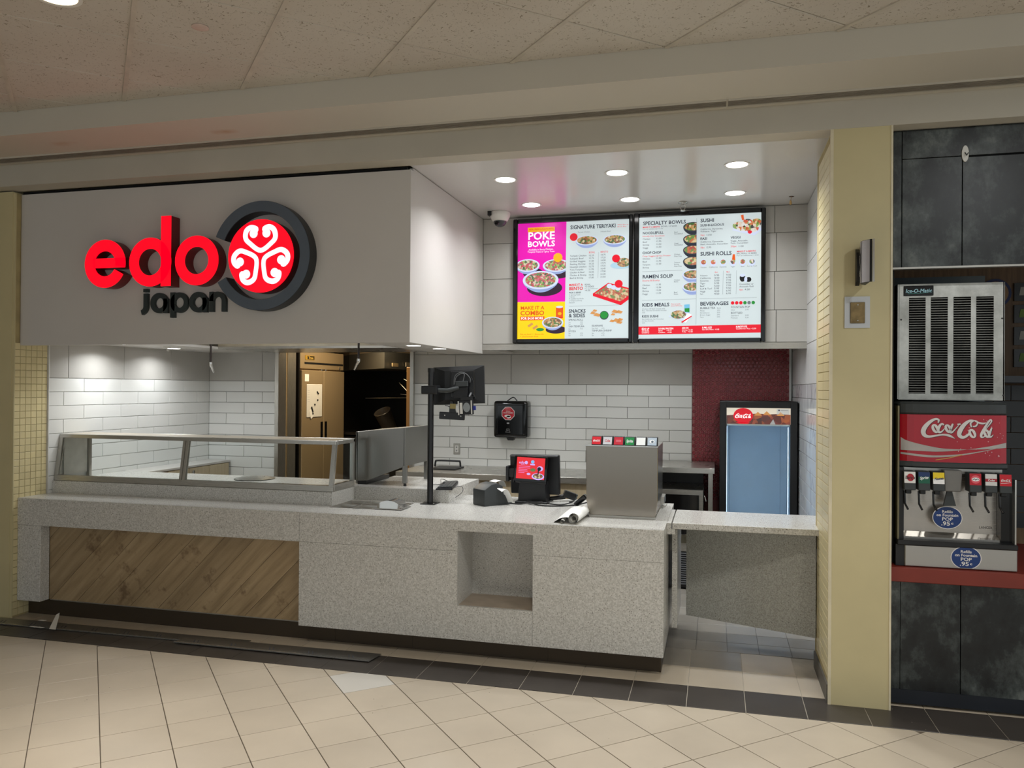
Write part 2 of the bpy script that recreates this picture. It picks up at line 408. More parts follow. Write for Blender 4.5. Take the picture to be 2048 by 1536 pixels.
def clip_poly(poly, ax, lim, keep_less):
    out = []
    for i in range(len(poly)):
        a, b = poly[i], poly[(i+1) % len(poly)]
        ia = (a[ax] <= lim) == keep_less; ib = (b[ax] <= lim) == keep_less
        if ia: out.append(a)
        if ia != ib:
            t = (lim-a[ax])/(b[ax]-a[ax]); out.append(tuple(a[j]+(b[j]-a[j])*t for j in range(2)))
    return out
def shrink(poly, d):
    c = [sum(p[i] for p in poly)/len(poly) for i in (0, 1)]; out = []
    for p in poly:
        v = Vector((c[0]-p[0], c[1]-p[1])); L = v.length; out.append((p[0]+v.x/L*d, p[1]+v.y/L*d))
    return out
def diag_tiles(parent, name, node, ang, pitch, box, z, t, mat, gap, bev, pick=None):
    e1 = Vector((cos(R(ang)), sin(R(ang)))); e2 = Vector((-sin(R(ang)), cos(R(ang))))
    g = (pitch-gap)/2
    for i in range(-40, 40):
        for j in range(-40, 40):
            c = Vector(node)+e1*pitch*(i+.5)+e2*pitch*(j+.5)
            poly = [tuple(c+e1*a*g+e2*b*g) for a, b in ((-1, -1), (1, -1), (1, 1), (-1, 1))]
            for ax, lim, less in ((0, box[0], False), (0, box[1], True), (1, box[2], False), (1, box[3], True)):
                poly = clip_poly(poly, ax, lim, less)
                if len(poly) < 3: break
            if len(poly) < 3: continue
            A = abs(sum(poly[k][0]*poly[(k+1) % len(poly)][1]-poly[(k+1) % len(poly)][0]*poly[k][1] for k in range(len(poly))))/2
            if A < .0006: continue
            m = pick(c) if pick else None
            inner = shrink(poly, bev*1.4); n = len(poly)
            b = B(); s = 1 if t > 0 else -1
            b.add([(x, y, z) for x, y in poly]+[(x, y, z+t-s*bev) for x, y in poly]+[(x, y, z+t) for x, y in inner],
                  [(k, (k+1) % n, n+(k+1) % n, n+k) for k in range(n)]+[(n+k, n+(k+1) % n, 2*n+(k+1) % n, 2*n+k) for k in range(n)]+[tuple(2*n+k for k in range(n))])
            b.build(name, m or mat, parent)
# ================================================================== the setting
ZS = 3.12; ZL = 3.273; ZC = 3.42; YF = 4.60; YB = 7.55; YM = 6.40; XL = -4.957; XR = .68
floor = structure(B().box(-9, 6, -6, 4.365, -.06, -.0035).build('floor', GROUT_DARK))
diag_tiles(floor, 'floor_tile', (-1.565, 4.027), 42.4, .3001, (-5.6, 2.0, 2.65, 4.362), -.0035, .0035, FLOOR_TILE, .0045, .001,
           lambda c: PALE_TILE if (c-Vector((-1.97, 4.29))).length < .13 else None)
def m_floorfar():
    n = N('beige_tile_grid'); br = n.node('ShaderNodeTexBrick', offset=0.0); n.l(n.wp((1, 1, 1), (0, 0, R(-42.4))), br.inputs['Vector'])
    br.inputs['Scale'].default_value = 1; br.inputs['Brick Width'].default_value = .3; br.inputs['Row Height'].default_value = .3; br.inputs['Mortar Size'].default_value = .004
    br.inputs['Color1'].default_value = srgb(202, 190, 172); br.inputs['Color2'].default_value = srgb(196, 184, 166); br.inputs['Mortar'].default_value = srgb(110, 98, 84)
    n.base(br.outputs['Color']); return n.done(.35)
B().box(-9, 6, -6, 2.65, -.0035, 0).build('floor_tiling', m_floorfar(), floor)
B().box(-9, -5.6, 2.65, 4.362, -.0035, 0).build('floor_tiling', m_floorfar(), floor)
B().box(2.0, 6, 2.65, 4.362, -.0035, 0).build('floor_tiling', m_floorfar(), floor)
border = structure(B().box(-9, 6, 4.365, 5.34, -.06, -.0035).build('floor_border', GROUT_LIGHT))
for i in range(-18, 8):
    u0 = -.142+.309*i
    def T(v0, v1, m, nm='floor_tile'):
        o = bpy.data.objects.new(nm, tile_mesh(.305, v1-v0-.004, .0035, .001, m, 'z')); link(o, border, (u0+.1545, (v0+v1)/2, -.0035))
    T(4.368, 4.68, DARK_TILE, 'border_tile'); T(4.68, 5.0, FLOOR_TILE)
    if -1 <= i <= 1: T(5.0, 5.34, SHOP_TILE if i < 1 else FLOOR_TILE)
shopfloor = structure(B().box(-5.4, 1.2, 5.34, 10.4, -.06, -.004).build('floor_shop', GROUT))
for i in range(8):
    for j in range(9):
        o = bpy.data.objects.new('floor_tile', tile_mesh(.196, .196, .004, .001, SHOP_TILE, 'z')); link(o, shopfloor, (-.614+.2*i, 5.445+.2*j, -.004))
# ceiling of the hall; an added wall blocks light on the left; open to daylight on the right and behind
structure(B().box(-9.2, 6, 4.05, 10.6, ZC+.06, ZC+.12).build('ceiling_light_block', PAINT)); structure(B().box(3.3, 3.4, 4.9, 10.6, 0, ZC+.06).build('wall_light_block_right', PAINT)); structure(B().box(-9.2, 3.4, 10.5, 10.6, 0, ZC+.06).build('wall_light_block_back', PAINT))  # unseen roof, side and back walls added to stop light leaking in
structure(B().box(-9.2, -9, -6, 4.7, 0, ZC).build('wall_light_block_hall', PAINT)); structure(B().box(-9.2, -9, 4.7, 10.6, 0, ZC+.06).build('wall_light_block_left', PAINT))  # unseen left walls added to block outside light
ceiling = structure(B().box(-9, 6, -6, 4.053, ZC+.012, ZC+.06).build('ceiling', flat('dark_plenum', (70, 64, 56), .9)))
diag_tiles(ceiling, 'ceiling_tile', (-2.82, 3.333), 42.2, .5966, (-5.4, 1.9, 2.3, 4.052), ZC+.012, -.010, ACOUSTIC, .006, .004)
B().box(-9, 6, -6, 2.3, ZC, ZC+.012).build('ceiling_tiling', ACOUSTIC, ceiling)
B().box(-9, -5.4, 2.3, 4.05, ZC, ZC+.012).build('ceiling_tiling', ACOUSTIC, ceiling)
B().box(1.9, 6, 2.3, 4.05, ZC, ZC+.012).build('ceiling_tiling', ACOUSTIC, ceiling)
e1 = Vector((cos(R(42.2)), sin(R(42.2)))); e2 = Vector((-sin(R(42.2)), cos(R(42.2))))
TBAR = flat('t_bar_paint', (196, 188, 174), .6)
for i in range(-6, 9):
    p = Vector((-2.82, 3.333))+e1*.5966*i; t0 = (2.3-p.y)/e2.y; t1 = (4.05-p.y)/e2.y
    a, b_ = p+e2*t0, p+e2*t1
    if max(a.x, b_.x) < -5.4 or min(a.x, b_.x) > 1.9: continue
    n = e1*.011
    B().prism([(a-n)[:], (a+n)[:], (b_+n)[:], (b_-n)[:]], 'z', ZC-.004, ZC+.006).build('ceiling_bar', TBAR, ceiling)
# stepped edge of the ceiling and the header over the shop front
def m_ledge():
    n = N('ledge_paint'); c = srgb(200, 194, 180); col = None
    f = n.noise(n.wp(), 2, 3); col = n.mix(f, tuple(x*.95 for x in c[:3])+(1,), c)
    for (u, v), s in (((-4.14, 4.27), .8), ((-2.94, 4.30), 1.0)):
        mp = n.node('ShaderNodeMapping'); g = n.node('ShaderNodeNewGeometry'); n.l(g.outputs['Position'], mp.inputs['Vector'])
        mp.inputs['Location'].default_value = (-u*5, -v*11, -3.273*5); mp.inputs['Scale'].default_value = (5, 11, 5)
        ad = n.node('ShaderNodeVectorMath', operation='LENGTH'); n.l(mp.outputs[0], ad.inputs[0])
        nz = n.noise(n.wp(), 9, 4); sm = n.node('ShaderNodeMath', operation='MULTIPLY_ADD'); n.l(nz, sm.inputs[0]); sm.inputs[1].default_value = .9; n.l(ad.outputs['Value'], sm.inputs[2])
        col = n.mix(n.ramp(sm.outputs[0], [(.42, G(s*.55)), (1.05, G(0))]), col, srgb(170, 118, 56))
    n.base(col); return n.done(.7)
LEDGE = m_ledge()
structure(B().box(-9, 6, 4.053, 4.85, ZL, ZC+.05).build('trim_1', LEDGE))
structure(B().box(-9, 6, YF, 4.75, ZS, ZL).build('trim_2', PAINT))
dif = thing('air_diffuser', 'long grey linear air slot running under the ceiling ledge above the shop', 'air vent', (-1.5, 4.49, ZL))
for x0, x1 in ((-6.5, .05), (.06, 3.5)):
    B().box(x0, x1, 4.442, 4.532, ZL-.004, ZL-.002).build('slot_shade_strip', flat('slot_shade', (84, 74, 60), .8), dif)  # dark strip stands in for the shade of a recessed slot
    B().box(x0, x1, 4.436, 4.442, ZL-.010, ZL).build('flange', PAINT, dif); B().box(x0, x1, 4.532, 4.545, ZL-.010, ZL).build('flange', PAINT, dif)
    for k in range(4): B().box(x0, x1, 4.455+.018*k, 4.461+.018*k, ZL-.011, ZL-.002).build('blade', flat('blade_grey', (140, 132, 118), .5), dif)
# pillars
pl = structure(B().box(-6.8, -4.975, 4.70, 7.2, 0, 3.11).build('wall_pillar_left', TAN))
B().box(-4.985, -4.963, 4.712, 5.01, 0, 3.10).build('mosaic_backing', flat('tan_grout', (176, 160, 116), .8), pl)
for i in range(6):
    for j in range(30):
        z = .62+.0505*j
        if z > 2.02: break
        o = bpy.data.objects.new('mosaic_tile', tile_mesh(.0455, .0475, .006, .0015, MOSAIC, '+x')); link(o, pl, (-4.963, 4.737+.049*i, z))
for i in range(6):
    for j in range(12):
        o = bpy.data.objects.new('mosaic_tile', tile_mesh(.0455, .0475, .006, .0015, MOSAIC, '+x')); link(o, pl, (-4.963, 4.737+.049*i, .012+.0505*j+.0245))
B().box(-4.985, -4.954, 4.704, 4.713, 0, 3.1).build('corner_bead', TAN, pl)
pr = structure(B().box(.612, .910, YF+.004, 5.22, 0, 3.12).build('wall_pillar_right', TAN))
B().box(.606, .612, YF+.02, 5.22, 0, 3.1).build('mosaic_backing', flat('tan_grout', (176, 160, 116), .8), pr)
for i in range(2):
    for j in range(56):
        o = bpy.data.objects.new('mosaic_tile', tile_mesh(.235, .0475, .004, .001, MOSAIC, '-x')); link(o, pr, (.606, 4.87+.24*i-.115, .16+.0522*j))
B().box(.600, .616, YF, YF+.012, 0, 3.12).build('corner_bead', flat('cream_bead', (214, 204, 176), .5), pr)
B().box(.596, .606, YF+.02, 5.2, 0, .10).build('skirting', flat('grey_skirting', (96, 92, 86), .5), pr)
B().box(.904, .914, YF, YF+.010, 0, 3.12).build('corner_bead', flat('cream_bead', (214, 204, 176), .5), pr)
# left wall of the shop
wl = structure(B().box(XL-.05, XL, 5.01, 7.06, 0, 2.4).build('wall_left', GROUT_PALE))
ROWS = [1.754-.1075*i for i in range(12)]
rows = [(ROWS[i+1], ROWS[i], 5.365 if i % 2 == 0 else 5.158) for i in range(9)]
lay_rows(wl, 'wall_brick', '+x', XL, 5.012, 7.01, rows, .4135, WHITE_BRICK)
lay_rows(wl, 'wall_tile', '+x', XL, 5.012, 7.01, [(1.754, 2.06, 5.202)], .61, GREY_TILE)
B().box(XL-.01, XL+.012, 5.008, 5.016, .6, 2.06).build('edge_trim', flat('pale_trim', (214, 214, 212), .4), wl)
wb = structure(B().box(XL, -4.20, 7.01, 7.10, 0, 2.4).build('wall_back_left', GROUT))
rows = [(ROWS[i+1], ROWS[i], -4.549 if i % 2 == 0 else -4.346) for i in range(11)]
lay_rows(wb, 'wall_brick', '-y', 7.01, XL+.009, -4.20, rows, .406, WHITE_BRICK)
lay_rows(wb, 'wall_tile', '-y', 7.01, XL+.009, -4.20, [(1.754, 2.06, -4.35)], .61, GREY_TILE)
B().box(-4.205, -4.165, 6.995, 7.14, 0, 2.06).build('corner_guard', STEEL_D, wb)
# back wall behind the till
wr = structure(B().box(-2.955, XR+.05, YB, YB+.08, 0, 2.4).build('wall_back', GROUT))
RB = [1.741-.106*i for i in range(9)]
rows = [(RB[i+1], RB[i], -1.589 if i % 2 == 0 else -1.785) for i in range(8)]
lay_rows(wr, 'wall_brick', '-y', YB, -2.955, -.207, rows, .3925, WHITE_BRICK)
lay_rows(wr, 'wall_tile', '-y', YB, -2.955, -.207, [(1.741, 2.032, -1.942), (2.032, 2.32, -1.66)], .575, GREY_TILE)
B().box(-2.985, -2.948, 7.50, 7.63, 0, 2.07).build('corner_guard', STEEL_D, wr)
# penny round field
RED_GROUT = flat('pink_grout', (150, 92, 92), .8)
B().box(-.204, .66, YB-.006, YB, .5, 2.10).build('penny_backing', RED_GROUT, wr)
pb = B(); PR = .0165; px_ = .0370; py_ = px_*.866
for j in range(44):
    for i in range(24):
        x = -.187+px_*(i+.5*(j % 2)); z = 2.075-py_*j
        if x > .645: continue
        n = 8; pb.add([(x+PR*cos(2*pi*k/n), YB-.006, z+PR*sin(2*pi*k/n)) for k in range(n)]+[(x+PR*.8*cos(2*pi*k/n), YB-.0105, z+PR*.8*sin(2*pi*k/n)) for k in range(n)],
                      [(k, (k+1) % n, n+(k+1) % n, n+k) for k in range(n)]+[tuple(n+k for k in range(n))])
stuff(pb.build('penny_tiles', flat('oxblood_tile', (128, 22, 34), .22, var=.15, scale=20), wr))
B().box(.645, .664, YB-.012, YB, .5, 2.08).build('edge_trim', flat('pale_trim', (214, 214, 212), .4), wr)
# right wall
def m_marble():
    n = N('veined_white_tile'); f = n.node('ShaderNodeTexNoise'); f.inputs['Scale'].default_value = 2.4; f.inputs['Detail'].default_value = 6; f.inputs['Distortion'].default_value = 1.2; n.l(n.wp((1, 1, .7)), f.inputs['Vector'])
    n.base(n.mix(n.ramp(f.outputs['Fac'], [(.47, G(0)), (.5, G(.55)), (.53, G(0))]), srgb(222, 224, 226), srgb(150, 154, 158))); return n.done(.14)
MARBLE = m_marble()
wright = structure(B().box(XR, XR+.06, 5.22, YB+.1, 0, 3.12).build('wall_right', GROUT))
RR = [1.746+.0005-.108*i for i in range(17)]
rows = [(max(RR[i+1], 0), RR[i], 6.0 if i % 2 == 0 else 6.2) for i in range(16)]
lay_rows(wright, 'wall_brick', '-x', XR, 5.22, YB-.002, rows, .405, MARBLE)
lay_rows(wright, 'wall_tile', '-x', XR, 5.22, YB-.002, [(1.746, 2.05, 5.6), (2.05, 2.35, 5.9), (2.35, 2.65, 5.6), (2.65, 2.95, 5.9), (2.95, 3.115, 5.6)], .61, tilemat('pale_stone_tile', (205, 205, 204), .35, .05, .02))
# menu wall and the white soffit over the till
wm = structure(B().box(-1.90, XR, YM, YM+.10, 2.02, 3.12).build('wall_menu', GROUT))
lay_rows(wm, 'wall_tile', '-y', YM, -1.895, XR-.002, [(2.068, 2.315, -.16), (2.315, 2.611, .436), (2.611, 2.908, -.16), (2.908, 3.118, .436)], .61, GREY_TILE)
B().box(-1.9, XR-.004, YM-.014, YM+.04, 2.018, 2.066).build('steel_lip', STEEL, wm)
structure(B().box(-1.9, XR, YM+.1, YB, 2.075, 2.12).build('trim_3', PAINT))
structure(B().box(-1.90, XR, 4.75, YM+.02, ZS, ZS+.05).build('ceiling_shop', SOFFIT))
# sign fascia boxing and the bands on its underside
fa = structure(B().box(XL, -1.897, 4.757, 4.80, 1.99, 3.098).build('wall_fascia', WHITE_PANEL))
B().box(-1.922, -1.897, 4.80, YM, 1.99, 3.116).build('side_panel', WHITE_PANEL, fa)
B().box(XL, -1.93, 4.77, 4.80, 3.098, 3.12).build('shadow_gap', DARKVOID, fa)
structure(B().box(XL, -4.33, 4.80, 7.01, 2.035, 2.055).build('trim_4', WHITE_PANEL))
structure(B().box(-2.59, -1.922, 4.80, YB, 2.035, 2.055).build('trim_5', WHITE_PANEL))
tb = structure(B().box(-4.33, -2.59, 6.25, 7.01, 2.035, 2.055).build('trim_6', STEEL))
B().box(-4.33, -2.59, 6.25, 6.262, 2.055, 2.6).build('inner_face', flat('taupe_paint', (150, 140, 120), .6), tb)
B().box(-4.33, -2.95, 6.99, 7.03, 2.035, 2.065).build('opening_edge', BLACK_M, tb)
structure(B().box(XL, -1.93, 4.80, 7.6, 2.62, 2.66).build('trim_7', PAINT))
# kitchen behind the opening
structure(B().box(-5.5, -5.2, 7.1, 10.4, 0, 2.7).build('wall_kitchen_left', flat('kitchen_wall', (96, 88, 76), .6)))
structure(B().box(-5.5, -2.6, 10.2, 10.4, 0, 2.7).build('wall_kitchen_back', flat('kitchen_unlit_wall', (26, 24, 22), .5)))  # near-black coat puts the unlit kitchen's darkness into the colour
structure(B().box(-2.948, -2.90, 7.63, 10.2, 0, 2.7).build('wall_kitchen_right', flat('kitchen_unlit_wall', (26, 24, 22), .5)))
structure(B().box(-5.5, -2.6, 7.1, 10.4, 2.66, 2.7).build('ceiling_kitchen', flat('kitchen_ceiling', (180, 170, 150), .8)))
wk = structure(B().box(-5.2, -4.42, 7.14, 7.76, 0, 2.6).build('wall_kitchen_front', STEEL_W))
B().box(-4.419, -4.412, 7.60, 7.765, 0, 2.6).build('cover_strip', STEEL_D, wk)
# ================================================================== lamps
def area(name, loc, watts, size, col, parent=None, spread=180):
    l = bpy.data.lights.new(name, 'AREA'); l.shape = 'DISK'; l.size = size; l.energy = watts; l.color = col[:3]; l.spread = R(spread)
    return link(bpy.data.objects.new(name, l), parent, loc)
def downlight(x, y, z, r, label, watts, lampmat, col, group, spread=110, size=None):
    t = thing('downlight', label, 'light', (x, y, z), group)
    B().lathe([(r*1.0, -.001), (r*1.22, -.003), (r*1.22, -.0005)], (x, y, z), 32).build('trim_ring', WHITE_P, t, smooth=True)
    B().lathe([(r*1.0, -.002), (r*.5, -.0025), (.0005, -.0027)], (x, y, z), 32).build('diffuser', lampmat, t)
    area('lamp', (x, y, z-.006), watts, r*2, col, t, spread)
    return t
COOL = (.95, .98, 1.0); WARM = (1, .94, .84)
for (x, y), lb in zip(((-1.392, 5.215), (-1.386, 5.975), (-.634, 5.21), (-.626, 5.966), (.125, 5.19), (.13, 5.934)),
        ('front left of six round downlights in white soffit', 'back left round downlight above pink half of menu', 'front middle round downlight in white soffit over till',
         'back middle round downlight near hanging sprinkler head', 'front right round downlight nearest the tan pillar', 'back right round downlight above the sushi menu')):
    downlight(x, y, ZS, .066, lb, SHOP_W*(1.1 if y < 5.5 else .5), LAMP_COOL, COOL, 'downlights in the white soffit', 140)
for (x, y), lb in zip(((-4.70, 5.46), (-4.70, 6.13), (-2.33, 5.93), (-2.29, 6.43)),
        ('leftmost small downlight under the white sign fascia', 'second small downlight from left under the fascia', 'front downlight under the fascia beside black monitor pole', 'rearmost downlight under right end of the fascia')):
    downlight(x, y, 2.035, .056, lb, UNDER_W*(1.3 if y < 5.5 else 1), LAMP_COOL, COOL, 'downlights under the fascia', 150)
downlight(-2.83, 2.885, ZC, .085, 'warm round ceiling downlight at top left of the hall', HALL_W, LAMP_WARM, WARM, None, 66)
for x, y, sp_ in ((-.55, 2.9, 104), (.9, 2.75, 104), (1.9, 2.6, 172), (-2.7, .4, 80), (-.5, .4, 90), (1.7, .4, 90)):  # unseen, without fixtures; the second is added to brighten counter and pillar
    area('unseen_hall_light', (x, y, ZC-.02), HALL_W*(2.6 if sp_ > 150 else 1.25 if sp_ == 104 else .9), .17, WARM if sp_ < 150 else (.96, .99, 1), None, sp_)
cap = B().lathe([(.0005, -.006), (.034, -.006), (.040, -.003), (.040, 0)], (-2.402, 3.303, ZC+.001), 24).build('ceiling_cap', flat('pinkish_cap', (206, 184, 172), .5), None, smooth=True)
tag(cap, 'small round blank cover plate on a ceiling tile', 'cover plate')
area('cavity_lamp', (-3.45, 5.45, 2.6), 12, .4, COOL)
area('kitchen_lamp', (-3.6, 8.0, 2.6), 34, .5, (1, .80, .52))
for x, y, w_ in ((-1.6, 6.75, 2.6), (-.75, 6.85, 2.4), (.15, 6.75, 2.4)):  # unseen fill lights added to brighten the back wall
    downlight(x, y, 2.075, .05, 'added unseen fill light under the menu wall, ' + ('left of the till' if x < -1 else 'behind the dispenser' if x < -.5 else 'before the cooler'), w_, LAMP_COOL, COOL, None, 165)
area('kitchen_lamp', (-4.0, 6.75, 2.58), 3, .4, (1, .9, .75))
# ================================================================== illuminated sign
RED_FACE = emis('red_letter_face', (250, 0, 26), 1.5); RED_SIDE = flat('red_letter_side', (104, 5, 12), .4, var=.05)
WHITE_FACE = emis('white_sign_face', (232, 240, 252), 1.15); SLATE = flat('slate_sign_face', (84, 94, 106), .35, var=.05); SLATE_D = flat('black_sign_side', (22, 25, 28), .4)
sign = thing('illuminated_sign', 'red lit edo letters with japan and round scroll emblem on white fascia', 'sign', (-3.5, 4.757, 2.1))
Y0, Y1, Y2 = 4.662, 4.667, 4.757
def letter(build, nm='letter'):
    s = B(); build(s, Y1, Y2); o = s.build(nm, RED_SIDE, sign); f = B(); build(f, Y0, Y1); f.build('letter_face', RED_FACE, o)
def l_e(b, y0, y1):
    b.ring((-4.139, 2.55), .168, .088, -9, 333, y0, y1, 56); b.box(-4.139-.095, -4.139+.1655, y0, y1, 2.521, 2.588)
def l_d(b, y0, y1):
    b.ring((-3.771, 2.55), .168, .092, 0, 360, y0, y1, 56); b.box(-3.683, -3.606, y0, y1, 2.382, 2.862)
def l_o(b, y0, y1): b.ring((-3.403, 2.549), .168, .093, 0, 360, y0, y1, 56)
for q in (l_e, l_d, l_o): letter(q)
rg = B().ring((-2.92, 2.566), .363, .290, -152, 158, Y1, Y2, 72).build('ring', SLATE_D, sign, smooth=True)
B().ring((-2.92, 2.566), .361, .292, -151.7, 157.7, Y0, Y1, 72).build('ring_face', SLATE, rg)
CX, CZ, CR = -2.916, 2.563, .2425
dk = B().ring((CX, CZ), CR, .02, 0, 360, Y1, Y2, 64).build('disc', RED_SIDE, sign, smooth=True)
df = B().prism([(CX+CR*cos(2*pi*k/64), CZ+CR*sin(2*pi*k/64)) for k in range(64)], 'y', Y0, Y1).build('disc_face', RED_FACE, dk)
em = B()
heart = smooth_path([(1486,392,30),(1500,372,30),(1468,362,32),(1440,382,34),(1436,424,32),(1462,456,30),(1527,499,30),(1592,456,30),(1614,424,32),(1606,382,34),(1578,362,32),(1548,372,30),(1560,392,30)], 6)
for rot in (0, 120, 240):
    a = R(rot)
    def mp(x, y):
        p, q = (x-1525)/196, (531-y)/216; return (CX+CR*(p*cos(a)-q*sin(a)), CZ+CR*(p*sin(a)+q*cos(a)))
    em.ribbon([mp(p[0], p[1]) for p in heart], [p[2]*.00108 for p in heart], Y0-.003, None)
    for c in ((1484, 398), (1561, 398)):
        m = mp(*c); em.add([(m[0]+.030*cos(2*pi*k/20), Y0-.0034, m[1]+.030*sin(2*pi*k/20)) for k in range(20)], [tuple(range(20))])
em.build('scroll_emblem', WHITE_FACE, dk)
JM = flat('dark_green_letter', (40, 50, 50), .5, var=.05)
def small(build):
    b = B(); build(b); b.build('letter', JM, sign)
ja, jb = 4.733, 4.757; BZ = 2.207; XH = .137; ST = .033
def rnd_a(cx):
    def f(b): b.ring((cx, BZ+XH/2), XH/2+.002, XH/2-ST+.002, 0, 360, ja, jb, 36); b.box(cx+XH/2-ST, cx+XH/2+.002, ja, jb, BZ-.002, BZ+XH/2+.03)
    return f
def f_j(b):
    b.box(-3.878, -3.845, ja, jb, 2.255, 2.344); b.ring((-3.907, 2.255), .062, .029, -75, 0, ja, jb, 12); b.box(-3.880, -3.844, ja, jb, 2.354, 2.376)
def f_p(b): b.ring((-3.590, BZ+XH/2), XH/2+.002, XH/2-ST+.002, 0, 360, ja, jb, 36); b.box(-3.590-XH/2-.002, -3.590-XH/2+ST, ja, jb, 2.172, BZ+XH+.003)
def f_n(b):
    b.ring((-3.287, BZ+XH-.0645), .0645, .0645-ST, 0, 180, ja, jb, 20); b.box(-3.3515, -3.3515+ST, ja, jb, BZ, BZ+XH); b.box(-3.2225-ST, -3.2225, ja, jb, BZ, BZ+XH-.064)
for q in (f_j, rnd_a(-3.752), f_p, rnd_a(-3.440), f_n): small(q)
# ================================================================== menu light boxes
INK = {'white': emis('backlit_white', (212, 224, 226), .78), 'magenta': emis('backlit_magenta', (226, 16, 172), .9), 'yellow': emis('backlit_yellow', (246, 206, 0), .9),
       'slate': emis('ink_slate', (62, 68, 84), .55), 'red': emis('ink_red', (226, 20, 44), .85), 'grey': emis('ink_grey', (118, 126, 134), .7), 'pure': emis('backlit_pure', (250, 250, 252), .95),
       'orange': emis('ink_orange', (224, 86, 14), .85), 'shade': emis('ink_shade', (58, 34, 58), .5), 'bowl': emis('ink_bowl', (206, 216, 240), .85), 'bowl2': emis('ink_bowl_side', (164, 180, 222), .8),
       'gold': emis('ink_gold', (245, 178, 20), .85), 'green': emis('ink_green', (40, 150, 60), .7), 'pink': emis('ink_pink', (232, 112, 122), .8), 'darkbowl': emis('ink_dark_bowl', (70, 74, 84), .6),
       'blue': emis('ink_blue', (120, 190, 226), .8), 'tan': emis('ink_tan', (214, 150, 84), .8), 'cyan': emis('ink_cyan', (172, 206, 222), .85), 'black': emis('ink_black', (26, 26, 32), .4),
       'poke': m_food('food_poke', [(214, 60, 90), (226, 110, 120), (90, 140, 60), (240, 220, 190), (214, 60, 50), (170, 200, 90), (60, 90, 40)]),
       'rice': m_food('food_rice', [(206, 150, 80), (96, 140, 50), (232, 214, 170), (170, 100, 50), (60, 110, 40), (214, 170, 110), (120, 70, 40)]),
       'noodle': m_food('food_noodle', [(226, 180, 110), (214, 110, 60), (110, 150, 60), (240, 214, 160), (190, 70, 40)], .75, 60),
       'sushi': m_food('food_sushi', [(240, 236, 230), (224, 130, 80), (220, 90, 60), (60, 60, 60), (240, 220, 200), (150, 180, 90)], .8, 55)}
NAMES = {k: 'printed_'+k for k in INK}
def board(name_label, ou0, ou1, oz0, oz1, su0, su1, sz0, sz1, conv, kx, ky):
    t = thing('menu_board', name_label, 'menu board', ((ou0+ou1)/2, YM, oz0), 'menu light boxes')
    f = [(ou0, su0, oz0, oz1), (su1, ou1, oz0, oz1)]
    for a, b_, c, d in f: B().box(a, b_, 6.325, YM-.008, c, d).build('frame_rail', BLACK_G, t, bevel=.006)
    for c, d in ((oz0, sz0), (sz1, oz1)): B().box(su0-.001, su1+.001, 6.325, YM-.008, c, d).build('frame_rail', BLACK_G, t, bevel=.006)
    B().box(su0, su1, 6.346, 6.37, sz0, sz1).build('lit_panel', INK['white'], t)
    p = Print(lambda x, y, l: (x, 6.3455-.0007*l, -y))
    class W: pass
    q = W(); q.t = t; q.p = p; q.c = conv
    q.T = lambda s, x, y, h, ink, w=None, bold=0: p.text(s, *conv(x, y), h*ky, ink, w*kx if w else None, bold)
    q.Rc = lambda x0, y0, x1, y1, ink, lay=1: p.rect(*conv(x0, y0), *conv(x1, y1), ink, lay)
    q.E = lambda x, y, rx, ry, ink, lay=1, a0=0, a1=360: p.ell(*conv(x, y), rx*kx, ry*ky, ink, lay, a0, a1)
    q.L = lambda x0, y0, x1, y1, wd, ink, lay=2: p.line([conv(x0, y0), conv(x1, y1)], wd*ky, ink, lay)
    q.Po = lambda pts, ink, lay=1: p.poly([conv(*a) for a in pts], ink, lay)
    q.S = lambda x, y, r, ink, lay: p.poly([(conv(x, y)[0]+(r if k % 2 else r*.86)*kx*cos(2*pi*k/40), conv(x, y)[1]+(r if k % 2 else r*.86)*ky*sin(2*pi*k/40)) for k in range(40)], ink, lay)
    def clipE(x, y, rx, ry, ink, lay, lo=None, hi=None):
        pts = [(conv(x, y)[0]+rx*kx*cos(2*pi*k/32), conv(x, y)[1]+ry*ky*sin(2*pi*k/32)) for k in range(32)]
        if lo is not None: pts = clip_poly(pts, 0, conv(lo, y)[0], False)
        if hi is not None: pts = clip_poly(pts, 0, conv(hi, y)[0], True)
        if len(pts) > 2: p.poly(pts, ink, lay)
    q.CE = clipE
    def bowl(x, y, rx, ry, dep, food, lay=3, lo=None, hi=None, rim='bowl', side='bowl2'):
        for k in range(7): clipE(x, y+dep*k/6, rx*(1-.11*(k/6)**2*3), ry*(1-.05*k), side, lay, lo, hi)
        clipE(x, y, rx, ry, rim, lay+1, lo, hi); clipE(x, y-ry*.02, rx*.86, ry*.82, food, lay+2, lo, hi)
    q.bowl = bowl
    return q
def c1(x, y):
    yt = 200-(x-85)*52/1177; yb = 1418-(x-80)*3/1175
    return (-1.582+(x-83)/1177*.911, -(3.055-(y-yt)/(yb-yt)*.95))
m = board('left lit menu board with magenta poke bowls panel', -1.62, -.640, 2.07, 3.09, -1.582, -.671, 2.105, 3.055, c1, .911/1177, .95/1240)
m.Po([(84, 200), (605, 177), (596, 1022), (80, 1026)], 'magenta'); m.Po([(80, 1028), (596, 1024), (594, 1417), (80, 1418)], 'yellow')
m.Rc(190, 240, 480, 276, 'gold', 2); m.T('NEW, FRESH & FLAVOURFUL', 203, 268, 17, 'orange', 268, 1)
m.T('POKE', 190, 368, 78, 'pure', 292, 1); m.T('BOWLS', 188, 444, 58, 'pure', 296, 1)
m.T('Available in Saucy Chicken,', 200, 482, 17, 'pure', 268); m.T('Tropical Tuna or Spicy Tuna', 188, 506, 17, 'pure', 292)
